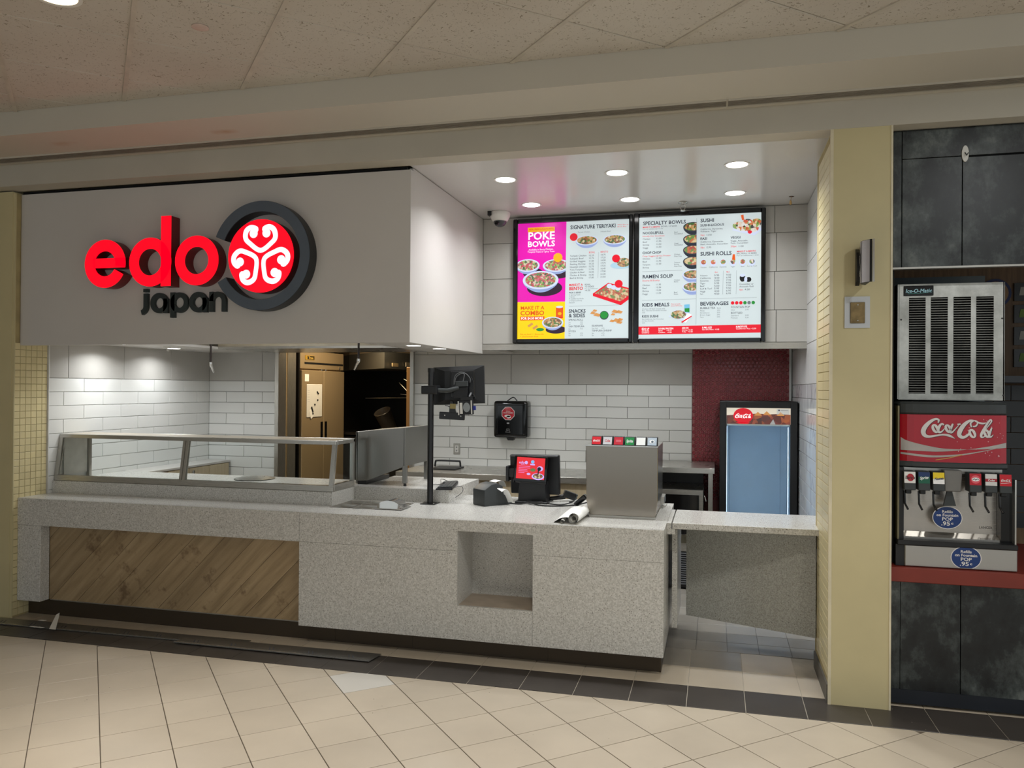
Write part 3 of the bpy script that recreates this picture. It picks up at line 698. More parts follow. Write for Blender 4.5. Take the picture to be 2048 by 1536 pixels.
m.CE(250, 720, 110, 55, 'shade', 2, 82, 600); m.CE(530, 720, 120, 58, 'shade', 2, 82, 600); m.E(375, 880, 190, 85, 'shade', 2)
m.bowl(190, 640, 130, 68, 45, 'poke', 3, 82); m.bowl(500, 640, 145, 68, 45, 'poke', 3, None, 601); m.bowl(332, 795, 193, 98, 62, 'poke', 6)
m.S(517, 557, 52, 'gold', 9); m.T('$13.95', 476, 566, 18, 'red', 80, 1); m.T('EACH', 495, 586, 10, 'red', 42, 1)
m.T('MAKE IT A', 115, 1106, 34, 'orange', 258, 1); m.T('COMBO', 113, 1166, 46, 'orange', 262, 1); m.Rc(112, 1180, 376, 1218, 'orange', 2); m.T('FOR $4.50 MORE', 122, 1212, 25, 'pure', 240, 1)
m.Rc(500, 1080, 574, 1200, 'red', 2); m.Rc(506, 1092, 568, 1190, 'orange', 3); m.E(537, 1080, 37, 12, 'bowl', 3); m.E(540, 1150, 20, 16, 'gold', 4)
m.CE(500, 1320, 110, 42, 'shade', 2, None, 594); m.bowl(465, 1245, 114, 62, 38, 'rice', 4)
for x, y in ((222, 1270), (275, 1295)): m.Po([(x-30, y+6), (x+20, y-28), (x+34, y-8), (x-14, y+24)], 'tan', 3)
m.E(330, 1318, 42, 18, 'green', 3); m.T('Pick any bowl + 1 Bento side', 112, 1374, 15, 'orange', 258); m.T('+ 20oz fountain drink', 112, 1398, 15, 'orange', 198)
m.T('SIGNATURE TERIYAKI', 647, 256, 38, 'slate', 475, 1); m.T('White Rice or', 1140, 216, 12, 'red', 112); m.T('Brown Rice', 1140, 236, 12, 'red', 90)
m.T('Teriyaki Chicken', 725, 294, 12, 'grey', 130); m.T('Sukiyaki Beef', 965, 287, 12, 'grey', 105)
m.bowl(822, 375, 120, 52, 45, 'rice'); m.bowl(1113, 365, 122, 52, 45, 'rice'); m.E(684, 340, 41, 41, 'red', 8); m.T('MOST', 655, 345, 16, 'pure', 58, 1); m.T('LOVED', 655, 364, 14, 'pure', 60, 1); m.T('THE', 672, 324, 9, 'pure', 26)
m.T('BOWL', 844, 512, 18, 'red', 66); m.T('BENTO', 966, 506, 18, 'red', 80); m.L(946, 500, 940, 775, 2, 'grey')
for i, (a, b_, c) in enumerate((('Teriyaki Chicken', '12.25', '16.75'), ('Sukiyaki Beef', '12.75', '17.25'), ('Grilled Veggies', '11.50', '16.00'), ('Sizzling Shrimp', '13.25', '17.75'), ('Hawaiian Chicken', '12.75', '17.25'), ('Tofu Teriyaki', '11.95', '16.45'), ('Chicken & Beef', '12.50', '17.00'), ('Chicken & Shrimp', '16.50', '21.00'), ('Beef & Shrimp', '17.00', '21.50'))):
    y = 548+29.3*i
    m.T(a, 644, y, 16, 'slate', len(a)*11.0); m.T(b_, 842, y-5, 16, 'slate', 55); m.T(c, 966, y-12, 16, 'slate', 54)
m.CE(1180, 640, 112, 36, 'cyan', 3, None, 1258); m.CE(1205, 610, 70, 48, 'rice', 4, None, 1258); m.E(1128, 568, 41, 41, 'red', 8); m.T('BRAND NEW', 1097, 570, 12, 'pure', 62, 1); m.T('Teriyaki', 1102, 586, 10, 'pure', 52)
m.T('MAKE IT A', 637, 858, 22, 'red', 145, 1); m.T('BENTO', 637, 902, 33, 'red', 148, 1); m.T('BOWL', 803, 852, 16, 'slate', 62, 0); m.T('+2 SIDES', 803, 874, 16, 'slate', 98); m.T('For an additional', 803, 892, 10, 'grey', 135); m.T('+4.50', 803, 914, 16, 'slate', 58)
m.T('PICK 2 SIDES', 638, 936, 14, 'slate', 126, 1)
for i, a in enumerate(('2 Spring Rolls', '3 Gyoza', '4 California Rolls', '2 Tempura Shrimp', 'Edamame')): m.T(a, 638, 959+20.5*i, 13, 'grey', len(a)*8.6)
m.Po([(888, 940), (1180, 1045), (1258, 975), (1258, 1005), (1180, 1064), (890, 965)], 'red', 3); m.Po([(888, 940), (1050, 825), (1258, 880), (1258, 975), (1180, 1045)], 'red', 3); m.Po([(912, 938), (1050, 842), (1256, 895), (1256, 962), (1175, 1026)], 'noodle', 4)
for x, y in ((1060, 860), (1105, 875), (1150, 885)): m.E(x, y, 28, 24, 'bowl', 5)
m.E(1157, 838, 41, 41, 'red', 8); m.T('BEST', 1130, 846, 17, 'pure', 55, 1); m.T('VALUE', 1130, 864, 14, 'pure', 55, 1); m.T('YOUR', 1142, 822, 9, 'pure', 32)
m.L(637, 1073, 1180, 1060, 2, 'grey'); m.T('SNACKS', 636, 1142, 36, 'slate', 178, 1); m.T('& SIDES', 636, 1190, 36, 'slate', 172, 1)
m.T('SPRING ROLL', 634, 1226, 18, 'slate', 154); m.T('YAM TEMPURA', 634, 1296, 18, 'slate', 168); m.T('GYOZA', 634, 1346, 18, 'slate', 78); m.T('EDAMAME', 880, 1290, 18, 'slate', 116); m.T('TEMPURA SHRIMP', 880, 1342, 18, 'slate', 208)
for x, y, a, b_ in ((634, 1248, '1pc', '2.25'), (634, 1268, '2pc', '4.00'), (634, 1318, '6pc', '4.75'), (634, 1366, '3pc', '3.75'), (634, 1388, '5pc', '5.75'), (880, 1314, 'Sea Salt', '4.75'), (880, 1366, '3pc', '4.75'), (880, 1388, '5pc', '6.75')):
    m.T(a, x, y, 12, 'grey', len(a)*8); m.T(b_, x+(122 if x < 700 else 102), y, 12, 'grey', 30)
for x, y, r in ((890, 1145, 30), (935, 1165, 40), (910, 1120, 26), (1120, 1130, 38), (1165, 1135, 36), (1100, 1160, 24), (1140, 1225, 44), (1165, 1245, 34), (1175, 1215, 30), (1090, 1230, 28)): m.Po([(x-r, y+8), (x-r*.3, y-r*.55), (x+r, y-4), (x+r*.5, y+r*.5)], 'tan', 3)
m.E(1008, 1170, 46, 46, 'slate', 3); m.E(1008, 1168, 40, 38, 'green', 4)
m.p.build(m.t, INK, NAMES)
def c2(x, y):
    yt = 165-(x-72)*67/1290; yb = 1440-(x-65)*10/1295
    return (-.591+(x-70)/1291*.925, -(3.06-(y-yt)/(yb-yt)*.96))
m = board('right lit menu board listing specialty bowls and sushi', -.632, .367, 2.067, 3.094, -.591, .334, 2.10, 3.06, c2, .925/1291, .96/1300)
m.Po([(68, 1312), (1362, 1288), (1362, 1375), (68, 1398)], 'red'); m.L(690, 165, 688, 1290, 2, 'grey')
m.T('SPECIALTY BOWLS', 110, 242, 36, 'slate', 465, 1); m.T('MAKE IT A BENTO', 108, 274, 16, 'red', 190, 1); m.T('BOWL +2 SIDES', 308, 262, 15, 'slate', 172); m.T('For an additional +4.50', 108, 292, 12, 'grey', 220)
m.T('NOODLEFULL', 108, 340, 25, 'slate', 226, 1); m.T('Noodly Hot Goodness', 106, 368, 15, 'red', 240); m.T('CHOP CHOP', 106, 548, 25, 'slate', 204, 1); m.T('Crisp Veggies & Hot Protein', 106, 578, 15, 'red', 306)
m.T('RAMEN SOUP', 108, 804, 36, 'slate', 330, 1); m.T('Steamy & Brothy', 106, 836, 17, 'red', 190); m.T('KIDS MEALS', 106, 1102, 36, 'slate', 296, 1); m.T('Paired with', 422, 1080, 13, 'red', 100); m.T('Juice & Pocky', 422, 1098, 13, 'red', 118); m.T('KIDS SUSHI', 105, 1216, 24, 'slate', 180, 1)
for y0, items in ((398, (('Chicken', '13.50'), ('Beef', '13.95'), ('Shrimp', '14.50'), ('Veggi', '12.50'))), (606, (('Chicken', '13.50'), ('Beef', '13.95'), ('Tempura', '13.50'), ('Shrimp', ''))), (884, (('Chicken', '11.95'), ('Beef', '12.50'), ('Shrimp', '13.00'), ('Veggi', '11.00')))):
    for i, (a, b_) in enumerate(items):
        m.T(a, 108, y0+31*i, 16, 'slate', len(a)*12)
        if b_: m.T(b_, 254, y0-8+30*i, 16, 'slate', 58)
for a, y in (('Chicken OR Beef Teriyaki with', 1132), ('Rice, Yakisoba OR Ramen Noodles', 1150), ('7.95', 1172), ('3pc California, 3pc Cucumber', 1240), ('and 3pc Avocado', 1258), ('7.95', 1280)): m.T(a, 106, y, 12, 'grey', len(a)*8.6)
for a, y in (('Beef', 320), ('Noodlefull', 338), ('Veggi', 438), ('Noodlefull', 456), ('Chicken', 554), ('Chop Chop', 574), ('Tempura', 640), ('Shrimp', 660), ('Chop Chop', 680), ('Chicken', 826), ('Ramen', 844), ('Beef', 956), ('Ramen', 974)): m.T(a, 450, y, 12, 'slate', len(a)*9.2)
m.L(106, 732, 540, 716, 2, 'grey'); m.L(106, 1036, 688, 1018, 2, 'grey'); m.L(728, 1018, 1320, 1002, 2, 'grey')
for y, fd in ((255, 'rice'), (385, 'noodle'), (500, 'noodle'), (620, 'noodle')): m.bowl(650, y, 104, 50, 48, fd, 3, None, 688, 'darkbowl', 'darkbowl')
for y in (760, 890): m.bowl(650, y, 110, 52, 50, 'rice', 3, None, 688)
m.Po([(395, 1208), (560, 1250), (610, 1165), (455, 1140)], 'bowl', 3); m.E(500, 1185, 82, 44, 'rice', 4); m.Po([(562, 1080), (620, 1075), (620, 1165), (566, 1160)], 'blue', 5); m.Po([(566, 1120), (618, 1116), (618, 1160), (568, 1156)], 'green', 6); m.Po([(545, 1258), (600, 1170), (645, 1188), (580, 1270)], 'pure', 5); m.Po([(530, 1262), (640, 1195), (644, 1206), (540, 1274)], 'red', 6)
m.T('SUSHI', 730, 208, 36, 'slate', 144, 1); m.T('SUSHI-LICIOUS', 728, 252, 22, 'slate', 250, 1); m.T('California, Dynamite,', 730, 290, 16, 'slate', 238); m.T('Volcano, Tiger', 730, 314, 16, 'slate', 168); m.T('16pc', 728, 352, 17, 'red', 48); m.T('13.50', 790, 350, 17, 'slate', 60)
m.T('EASI', 728, 394, 24, 'slate', 74, 1); m.T('California, Dynamite,', 730, 424, 15, 'slate', 245); m.T('Beef, Avocado, Cucumber', 730, 450, 15, 'slate', 292); m.T('18pc', 728, 484, 17, 'red', 48); m.T('12.95', 790, 482, 17, 'slate', 56)
m.T('VEGGI', 1048, 380, 24, 'slate', 102, 1); m.T('Veggi, Avocado,', 1046, 412, 15, 'slate', 180); m.T('Yam, Cucumber', 1046, 436, 15, 'slate', 184); m.T('20pc', 1046, 470, 17, 'red', 64); m.T('11.50', 1126, 468, 17, 'slate', 56)
m.Po([(1060, 290), (1290, 345), (1362, 290), (1362, 262), (1120, 250)], 'bowl', 3)
for x, y, rx, ry in ((1130, 240, 62, 40), (1220, 205, 50, 36), (1300, 205, 52, 36), (1330, 215, 30, 34), (1180, 265, 66, 34), (1270, 270, 66, 40)): m.CE(x, y, rx, ry, 'sushi', 4, None, 1360)
m.CE(1315, 195, 46, 30, 'noodle', 5, None, 1360); m.Po([(1150, 130), (1178, 124), (1186, 180), (1164, 184)], 'orange', 5); m.E(1245, 308, 22, 18, 'red', 6)
m.T('SUSHI ROLLS', 730, 562, 38, 'slate', 328, 1); m.T('MAKE IT A BENTO', 1112, 524, 16, 'red', 196, 1); m.T('8PC ROLL +2 SIDES', 1110, 546, 15, 'slate', 206); m.T('For an additional +4.50', 1110, 566, 12, 'grey', 226)
for i, (x, nm) in enumerate(((765, 'Volcano'), (868, 'California'), (970, 'Dynamite'), (1072, 'Tiger'), (1172, 'Beef'), (1268, 'Surf & Turf'))):
    y = 640-i*2; m.E(x, y, 36, 38, 'bowl', 3); m.E(x, y-10, 27, 24, 'sushi' if i % 2 else 'noodle', 4); m.T(nm, x-len(nm)*4.6, 692-i*3, 12, 'grey', len(nm)*9.2)
m.Po([(1062, 600), (1070, 545), (1092, 545), (1096, 610)], 'orange', 5)
m.T('4pc', 880, 742, 14, 'red', 38); m.T('8pc', 1004, 738, 14, 'red', 38); m.L(972, 720, 968, 970, 2, 'grey'); m.L(1110, 715, 1106, 968, 2, 'grey')
for i, (a, b_, c) in enumerate((('Volcano', '5.95', '9.50'), ('California', '4.50', '6.95'), ('Dynamite', '5.00', '7.95'), ('Tiger', '5.95', '9.50'), ('Beef', '5.00', '7.95'), ('Surf & Turf', '5.95', '9.50'), ('Veggi', '4.50', '6.95'), ('Yam', '4.50', '6.95'))):
    y = 780+28*i; m.T(a, 728, y, 16, 'slate', len(a)*11.4); m.T(b_, 878, y-3, 17, 'slate', 54); m.T(c, 1002, y-8, 17, 'slate', 52)
m.E(1172, 795, 30, 40, 'black', 3); m.E(1172, 768, 28, 16, 'bowl', 4); m.E(1235, 812, 28, 26, 'black', 3); m.E(1205, 812, 16, 28, 'bowl', 5); m.T('Cucumber or', 1140, 870, 16, 'slate', 146); m.T('Avocado Roll', 1140, 896, 16, 'slate', 146); m.T('6pc', 1140, 928, 17, 'red', 40); m.T('4.20', 1194, 926, 17, 'slate', 56)
m.T('BEVERAGES', 730, 1088, 36, 'slate', 300, 1)
for i, ink in enumerate(('red', 'red', 'red', 'green', 'grey', 'green')): m.E(1071+42.5*i, 1061-i*.8, 18, 18, ink, 3)
m.T('BUBBLE TEA', 730, 1126, 20, 'slate', 160); m.T('Each', 908, 1122, 13, 'grey', 42); m.T('FOUNTAIN POP', 1054, 1116, 20, 'slate', 196); m.T('BOTTLED', 1054, 1178, 20, 'slate', 120)
for i, a in enumerate(('Mango', 'Strawberry', 'Brown Sugar', 'Taro')): m.T(a, 730, 1150+23*i, 13, 'grey', len(a)*10); m.T('5.95', 908, 1146+23*i, 13, 'grey', 34)
for a, b_, y in (('20oz', '2.95', 1142), ('Standard', '3.00', 1202), ('Premium', '3.50', 1226)): m.T(a, 1054, y, 13, 'grey', len(a)*10); m.T(b_, 1200, y-4, 13, 'grey', 38)
for x, ls in ((104, (('EDO UP', 20), ('ANY BOWL', 15), ('OR BENTO', 15))), (286, (('DOUBLE PROTEIN', 17), ('Beef      +4.75', 14), ('Chicken   +4.50', 14))), (540, (('ADD ON', 17), ('Shrimp +5.25', 14), ('Tofu   +3.50', 14))), (752, (('SUMO SIZE', 17), ('Get 50% More  +5.00', 14))), (1106, (('SUBSTITUTE', 17), ('Cauliflower Rice +2.50', 14)))):
    for i, (a, h) in enumerate(ls): m.T(a, x, 1346-(x-104)*.024+i*19, h, 'pure', len(a)*h*.68, 1 if i == 0 else 0)
m.p.build(m.t, INK, NAMES)
# ================================================================== small things on the soffit
dc = thing('dome_camera', 'white dome security camera under soffit beside the left menu board', 'security camera', (-1.69, 6.17, ZS))
B().lathe([(.0005, 0), (.078, 0), (.083, -.012), (.080, -.038), (.062, -.07), (.052, -.074)], (-1.69, 6.17, ZS-.001), 28).build('housing', WHITE_P, dc, smooth=True)
B().lathe([(.052, -.07), (.05, -.088), (.036, -.108), (.014, -.118), (.0005, -.119)], (-1.69, 6.17, ZS-.001), 24).build('dome', flat('smoked_dome', (70, 72, 76), .08), dc, smooth=True)
B().tube([(-1.70, 6.10, 3.02), (-1.695, 6.115, 3.018)], .016, 12).build('lens', BLACK_G, dc); B().box(-1.775, -1.745, 6.10, 6.16, 3.085, 3.118).build('cable_notch', BLACK, dc)
sp = thing('fire_sprinkler', 'small chrome fire sprinkler hanging above the right menu board', 'sprinkler', (-.245, 6.14, ZS))
B().lathe([(.0005, 0), (.034, 0), (.036, -.005), (.012, -.010), (.011, -.018)], (-.245, 6.14, ZS-.001), 20).build('escutcheon', CHROME, sp, smooth=True)
for s_ in (-1, 1): B().tube([(-.245+s_*.012, 6.14, ZS-.016), (-.245+s_*.02, 6.14, ZS-.032), (-.245+s_*.012, 6.14, ZS-.055), (-.245, 6.14, ZS-.062)], .0035, 6).build('frame_arm', CHROME, sp)
B().lathe([(.0005, 0), (.02, -.001), (.02, -.003), (.0005, -.004)], (-.245, 6.14, ZS-.064), 16).build('deflector', CHROME, sp)
wn = thing('dangling_wire_nut', 'tan wire nut dangling from a hole in the soffit by right wall', 'wire', (.534, 6.13, ZS))
B().lathe([(.0005, -.0005), (.018, -.0005), (.018, -.002), (.0005, -.002)], (.534, 6.13, ZS), 16).build('hole_plate', flat('brown_rust', (88, 58, 40), .7), wn)
B().tube([(.534, 6.13, ZS-.002), (.530, 6.125, ZS-.02), (.528, 6.12, ZS-.03)], .002, 6).build('wire', flat('pale_wire', (210, 190, 150), .5), wn)
B().lathe([(.002, 0), (.007, -.008), (.009, -.028), (.006, -.034), (.0005, -.035)], (.527, 6.12, ZS-.028), 12).build('nut', flat('tan_plastic', (206, 168, 104), .4), wn, smooth=True)
for (x, y, z0, z1, dx, lb) in ((-3.945, 5.6, 2.62, 1.885, .03, 'dark hanging cord with chrome clip in front of grey tiles'), (-2.65, 5.6, 2.62, 1.91, -.035, 'dark hanging cord with chrome clip before kitchen hood')):
    t = thing('pendant_cord', lb, 'cord', (x, y, z1), 'pendant cords under the fascia')
    B().cyl((x, y, z0), (x, y, z1), .008, seg=10).build('cord', flat('brown_cord', (38, 28, 24), .5), t, smooth=True)
    B().lathe([(.009, 0), (.014, -.004), (.014, -.02), (.008, -.024)], (x, y, z1+.01), 12).build('collar', CHROME, t, smooth=True)
    B().tube([(x, y, z1-.012), (x+dx*.4, y, z1-.035), (x+dx, y, z1-.078)], [.012, .010, .006], 8).build('clip', CHROME, t, smooth=True)
spu = thing('sprinkler_bracket', 'small pale sprinkler fitting between two downlights under fascia', 'sprinkler', (-4.55, 5.85, 2.035))
B().box(-4.575, -4.525, 5.83, 5.87, 2.025, 2.035).build('plate', WHITE_P, spu); B().tube([(-4.55, 5.85, 2.026), (-4.55, 5.85, 2.0), (-4.53, 5.85, 2.0)], .004, 6).build('hook', WHITE_P, spu)
# ================================================================== service counter
YC = 4.75; ZT = .87; UE = -.287
ct = thing('service_counter', 'long white speckled stone counter with wood plank panel and square niche', 'counter', (-2.6, 4.75, 0))
b = B()
b.box(XL, UE, 4.77, 5.0, .85, ZT).box(XL, -2.58, 5.0, 5.345, .85, ZT).box(-2.085, UE, 5.0, 5.345, .85, ZT).box(XL, UE, 5.345, 5.89, .85, ZT)
b.build('worktop', QUARTZ, ct)
B().box(XL, -2.666, YC, 4.775, .675, ZT).build('front_band', QUARTZ, ct)
B().box(XL, -4.752, YC, 4.835, .12, .6735).build('end_leg', QUARTZ, ct, bevel=.003)
B().box(-2.664, -1.5625, YC, 4.775, .6755, ZT).build('front_panel', QUARTZ, ct); B().box(-2.664, -1.5625, YC, 4.775, .12, .6740).build('front_panel', QUARTZ, ct)
B().box(-1.0775, UE, YC, 4.775, .6785, ZT).build('front_panel', QUARTZ, ct); B().box(-1.0770, UE, YC, 4.775, .12, .677).build('front_panel', QUARTZ, ct)
B().box(-1.5625, -1.0775, YC, 4.775, .801, ZT).build('niche_lintel', QUARTZ, ct); B().box(-1.5625, -1.0785, YC, 4.775, .12, .332).build('front_panel', QUARTZ, ct)
n = B(); n.box(-1.58, -1.5625, 4.775, 5.07, .332, .801).box(-1.0775, -1.06, 4.775, 5.07, .332, .801).box(-1.58, -1.06, 5.07, 5.085, .31, .82).box(-1.58, -1.06, 4.775, 5.07, .801, .82)
n.build('niche_lining', QUARTZ, ct); B().box(-1.58, -1.06, 4.775, 5.07, .318, .332).build('niche_floor', flat('taupe_laminate', (176, 162, 146), .5), ct)
B().box(UE-.02, UE, 4.775, 5.86, .12, .85).build('end_panel', QUARTZ, ct)
B().box(-2.664, -2.645, 4.775, 4.86, .12, .68).build('return_panel', QUARTZ, ct)
B().box(XL, -2.60, 4.862, 5.85, .10, .85).build('carcass', flat('counter_core', (110, 98, 80), .7), ct); B().box(-2.60, -1.6, 4.80, 5.85, .13, .85).build('carcass', flat('counter_core', (110, 98, 80), .7), ct)
B().box(-1.6, -1.04, 5.09, 5.85, .13, .85).build('carcass', flat('counter_core', (110, 98, 80), .7), ct); B().box(-1.04, UE-.03, 4.80, 5.85, .13, .85).build('carcass', flat('counter_core', (110, 98, 80), .7), ct)
KICK = steel('dull_kick_steel', (78, 68, 56), .4, 'x', .6)
for x0, x1 in ((XL, -4.76), (-4.76, -2.45), (-2.449, -1.90), (-1.899, -1.0), (-.999, -.31)): B().box(x0, x1, 4.855, 4.87, .0, .13).build('toe_kick', KICK, ct)
B().box(-.318, -.306, 4.85, 5.8, 0, .13).build('toe_kick', KICK, ct)
# diagonal planks, cut to the opening
PW = .163; ang = R(45); d = Vector((cos(ang), sin(ang))); nn = Vector((-sin(ang), cos(ang)))
for i in range(-40, 40):
    o0 = Vector((-4.0, .0)) + nn*(PW*i+.119)
    poly = [tuple(o0+d*-4+nn*.001), tuple(o0+d*4+nn*.001), tuple(o0+d*4+nn*(PW-.0012)), tuple(o0+d*-4+nn*(PW-.0012))]
    for ax, lim, less in ((0, -4.752, False), (0, -2.664, True), (1, .122, False), (1, .678, True)):
        poly = clip_poly(poly, ax, lim, less)
        if len(poly) < 3: break
    if len(poly) < 3: continue
    A = abs(sum(poly[k][0]*poly[(k+1) % len(poly)][1]-poly[(k+1) % len(poly)][0]*poly[k][1] for k in range(len(poly))))/2
    if A < .0008: continue
    B().prism(poly, 'y', 4.836, 4.858).build('plank', PLANK, ct)
B().box(-4.752, -2.664, 4.845, 4.862, .112, .124).build('plank_base_strip', STEEL, ct)
# raised ledges on the worktop
ZR = .964
B().box(XL+.01, -2.584, 5.055, 5.80, ZT, ZR).build('raised_ledge', QUARTZ, ct); B().box(-2.5835, -1.850, 5.415, 6.165, ZT-.1, ZR).build('raised_ledge', QUARTZ, ct)
# post beside the lift-up flap
B().box(-.286, -.260, 5.025, 5.60, .80, .869).build('flap_ledger', QUARTZ, ct); B().box(-.2595, -.236, 5.03, 5.60, .80, .831).build('flap_ledger', QUARTZ, ct)
B().box(-.262, -.229, 5.20, 5.78, .172, .80).build('side_post', QUARTZ, ct)
fl = B().box(-.253, .668, 5.035, 5.60, .832, ZT).build('counter_flap', QUARTZ, None, bevel=.002); tag(fl, 'white stone lift-up counter flap between till and tan pillar', 'counter flap')
g = thing('counter_gate', 'grey speckled swing gate hanging ajar under the counter flap', 'gate', (.612, 5.125, .2))
GM = Matrix.Translation((.612, 5.125, 0)) @ Matrix.Rotation(R(-20.7), 4, 'Z')
gq = m_quartz(); gq.name = 'grey_quartz'
for nd in gq.node_tree.nodes:
    if nd.type == 'MIX':
        for k in (6, 7):
            c = nd.inputs[k].default_value; nd.inputs[k].default_value = (c[0]*.62, c[1]*.64, c[2]*.63, 1)
B(GM).box(-.842, -.012, -.011, .011, .2, .828).build('gate_panel', gq, g)
for z in (.3, .7): B(GM).cyl((-.004, 0, z-.04), (-.004, 0, z+.04), .009, seg=10).build('hinge', STEEL, g)
B().box(.612, .668, 5.10, 5.15, .2, .83).build('hinge_post', flat('grey_post', (120, 116, 108), .5), g)
# ================================================================== glass sneeze guard
sg = thing('sneeze_guard', 'steel framed glass sneeze guard along the raised stone ledge', 'sneeze guard', (-3.77, 5.1, ZR))
yb0, yt0, yr, zt = 5.068, 5.122, 5.42, 1.32; x0, x1, xm = -4.945, -2.588, -3.832
B().prism([(yb0, ZR+.001), (yb0+.03, ZR+.001), (yb0+.03, 1.008), (yb0, 1.008)], 'x', x0, x1).build('bottom_rail', STEEL, sg, bevel=.002)
B().box(x1-.03, x1, yb0+.03, yr, ZR+.001, 1.012).build('bottom_rail', STEEL, sg, bevel=.002)
B().box(x0, x1, yt0-.006, yt0+.022, zt-.03, zt).build('top_rail', STEEL, sg, bevel=.003); B().box(x1-.028, x1, yt0+.022, yr, zt-.03, zt).build('top_rail', STEEL, sg, bevel=.002)
B().box(x0, x1, yr-.022, yr, zt-.026, zt).build('top_rail', STEEL, sg, bevel=.002)
for a, c in ((x0+.001, -3.75), (-3.748, -3.12), (-3.118, x1-.029)): B().box(a, c, yt0+.022, yr-.022, zt-.006, zt-.001).build('top_panel', steel('tan_steel', (206, 196, 178), .3, 'x', .35), sg)
def post(x, w): return B().prism([(yb0, 1.006), (yb0+.028, 1.006), (yt0+.020, zt-.028), (yt0-.006, zt-.028)], 'x', x, x+w)
post(x0, .03).build('post', STEEL_D, sg); post(xm, .022).build('post', STEEL_D, sg); post(xm+.026, .022).build('post', STEEL_D, sg); post(x1-.03, .03).build('post', STEEL_D, sg)
B().box(x1-.026, x1, yr-.026, yr, 1.01, zt-.028).build('post', STEEL_D, sg); B().box(x0, x0+.026, yr-.026, yr, ZR, zt-.028).build('post', STEEL_D, sg)
for a, c in ((x0+.03, xm), (xm+.048, x1-.03)): B().prism([(yb0+.012, 1.008), (yb0+.017, 1.008), (yt0+.009, zt-.028), (yt0+.004, zt-.028)], 'x', a, c).build('pane', GLASS_D, sg)
B().prism([(yb0+.06, 1.012), (yr-.03, 1.012), (yr-.03, zt-.03), (yt0+.045, zt-.03)], 'x', x1-.014, x1-.009).build('pane', GLASS_D, sg)
B().box(x0+.004, x0+.010, yt0+.03, yr-.03, 1.0, zt-.03).build('end_panel', flat('frosted_panel', (212, 210, 202), .5), sg)
# ================================================================== recessed pans and lid
def pan(i, j, label):
    a, c = -2.578+.1635*i, 5.003+.1705*j; w_, d_ = .1595, .1665
    t = thing('food_pan', label, 'pan', (a+w_/2, c+d_/2, ZT), 'steel pans sunk in the counter')
    m = B(); P4 = lambda q, z: [(a+q, c+q, z), (a+w_-q, c+q, z), (a+w_-q, c+d_-q, z), (a+q, c+d_-q, z)]
    m.strip([P4(0, ZT+.0015), P4(.008, ZT+.003), P4(.010, ZT), P4(.022, ZT-.10)], True); m.add(P4(.022, ZT-.10), [(0, 1, 2, 3)])
    m.build('pan_body', STEEL, t)
pan(0, 0, 'front left sunken steel pan nearest the glass guard'); pan(1, 0, 'front middle sunken steel pan left of the domed lid'); pan(2, 0, 'front right sunken steel pan under the domed lid')
pan(0, 1, 'back left sunken steel pan in the corner of ledges'); pan(1, 1, 'back middle sunken steel pan behind the domed lid'); pan(2, 1, 'back right sunken steel pan nearest the black pole')
ld = thing('pan_lid', 'domed steel lid lying over the front right counter pan', 'lid', (-2.145, 5.085, ZT))
B().box(-2.252, -2.040, 4.998, 5.172, ZT+.0035, ZT+.0075).build('lid_rim', CHROME, ld, bevel=.0015)
rows = []
for k in range(13):
    a = pi*k/12; x = -2.146-.082*cos(a); z = ZT+.0075+.052*sin(a)**.8; rows.append([(x, 5.012+.02*0, ZT+.0075), (x, 5.018, z), (x, 5.148, z), (x, 5.158, ZT+.0075)])
B().strip(rows).build('lid_dome', CHROME, ld, smooth=True)
B().tube([(-2.20, 5.15, ZT+.03), (-2.15, 5.165, ZT+.05), (-2.09, 5.16, ZT+.028)], .003, 6).build('lid_handle', CHROME, ld)
# ================================================================== steel heater hood on the second ledge
HOODST = steel('grey_sheet_steel', (138, 136, 131), .3, 'z', .9)
hs = thing('steel_heater_hood', 'folded steel hood on a leg standing on the raised ledge', 'food warmer', (-2.4, 5.55, ZR))
B().prism([(-2.638, 1.362), (-2.628, .990), (-2.545, .995), (-2.246, 1.110), (-2.248, 1.398)], 'y', 5.545, 5.56).build('front_shield', HOODST, hs, bevel=.001)
B().box(-2.252, -2.238, 5.545, 6.05, 1.112, 1.398).build('side_shield', HOODST, hs, bevel=.001)
B().prism([(-2.638, 1.362), (-2.248, 1.398), (-2.248, 1.392), (-2.638, 1.356)], 'y', 5.56, 6.05).build('top_sheet', STEEL, hs)
B().box(-2.64, -2.626, 5.545, 6.05, .97, 1.362).build('side_shield', HOODST, hs)
B().box(-2.258, -2.226, 5.535, 5.567, ZR+.02, 1.115).build('leg', HOODST, hs, bevel=.002); B().lathe([(.0005, 0), (.012, 0), (.010, .022)], (-2.242, 5.551, ZR), 12).build('rubber_foot', BLACK, hs)
B().box(-2.27, -2.245, 6.02, 6.045, ZR, 1.115).build('leg', HOODST, hs)
B().box(-2.63, -2.56, 5.56, 6.0, ZR, .998).build('base_tray', BLACK_M, hs)
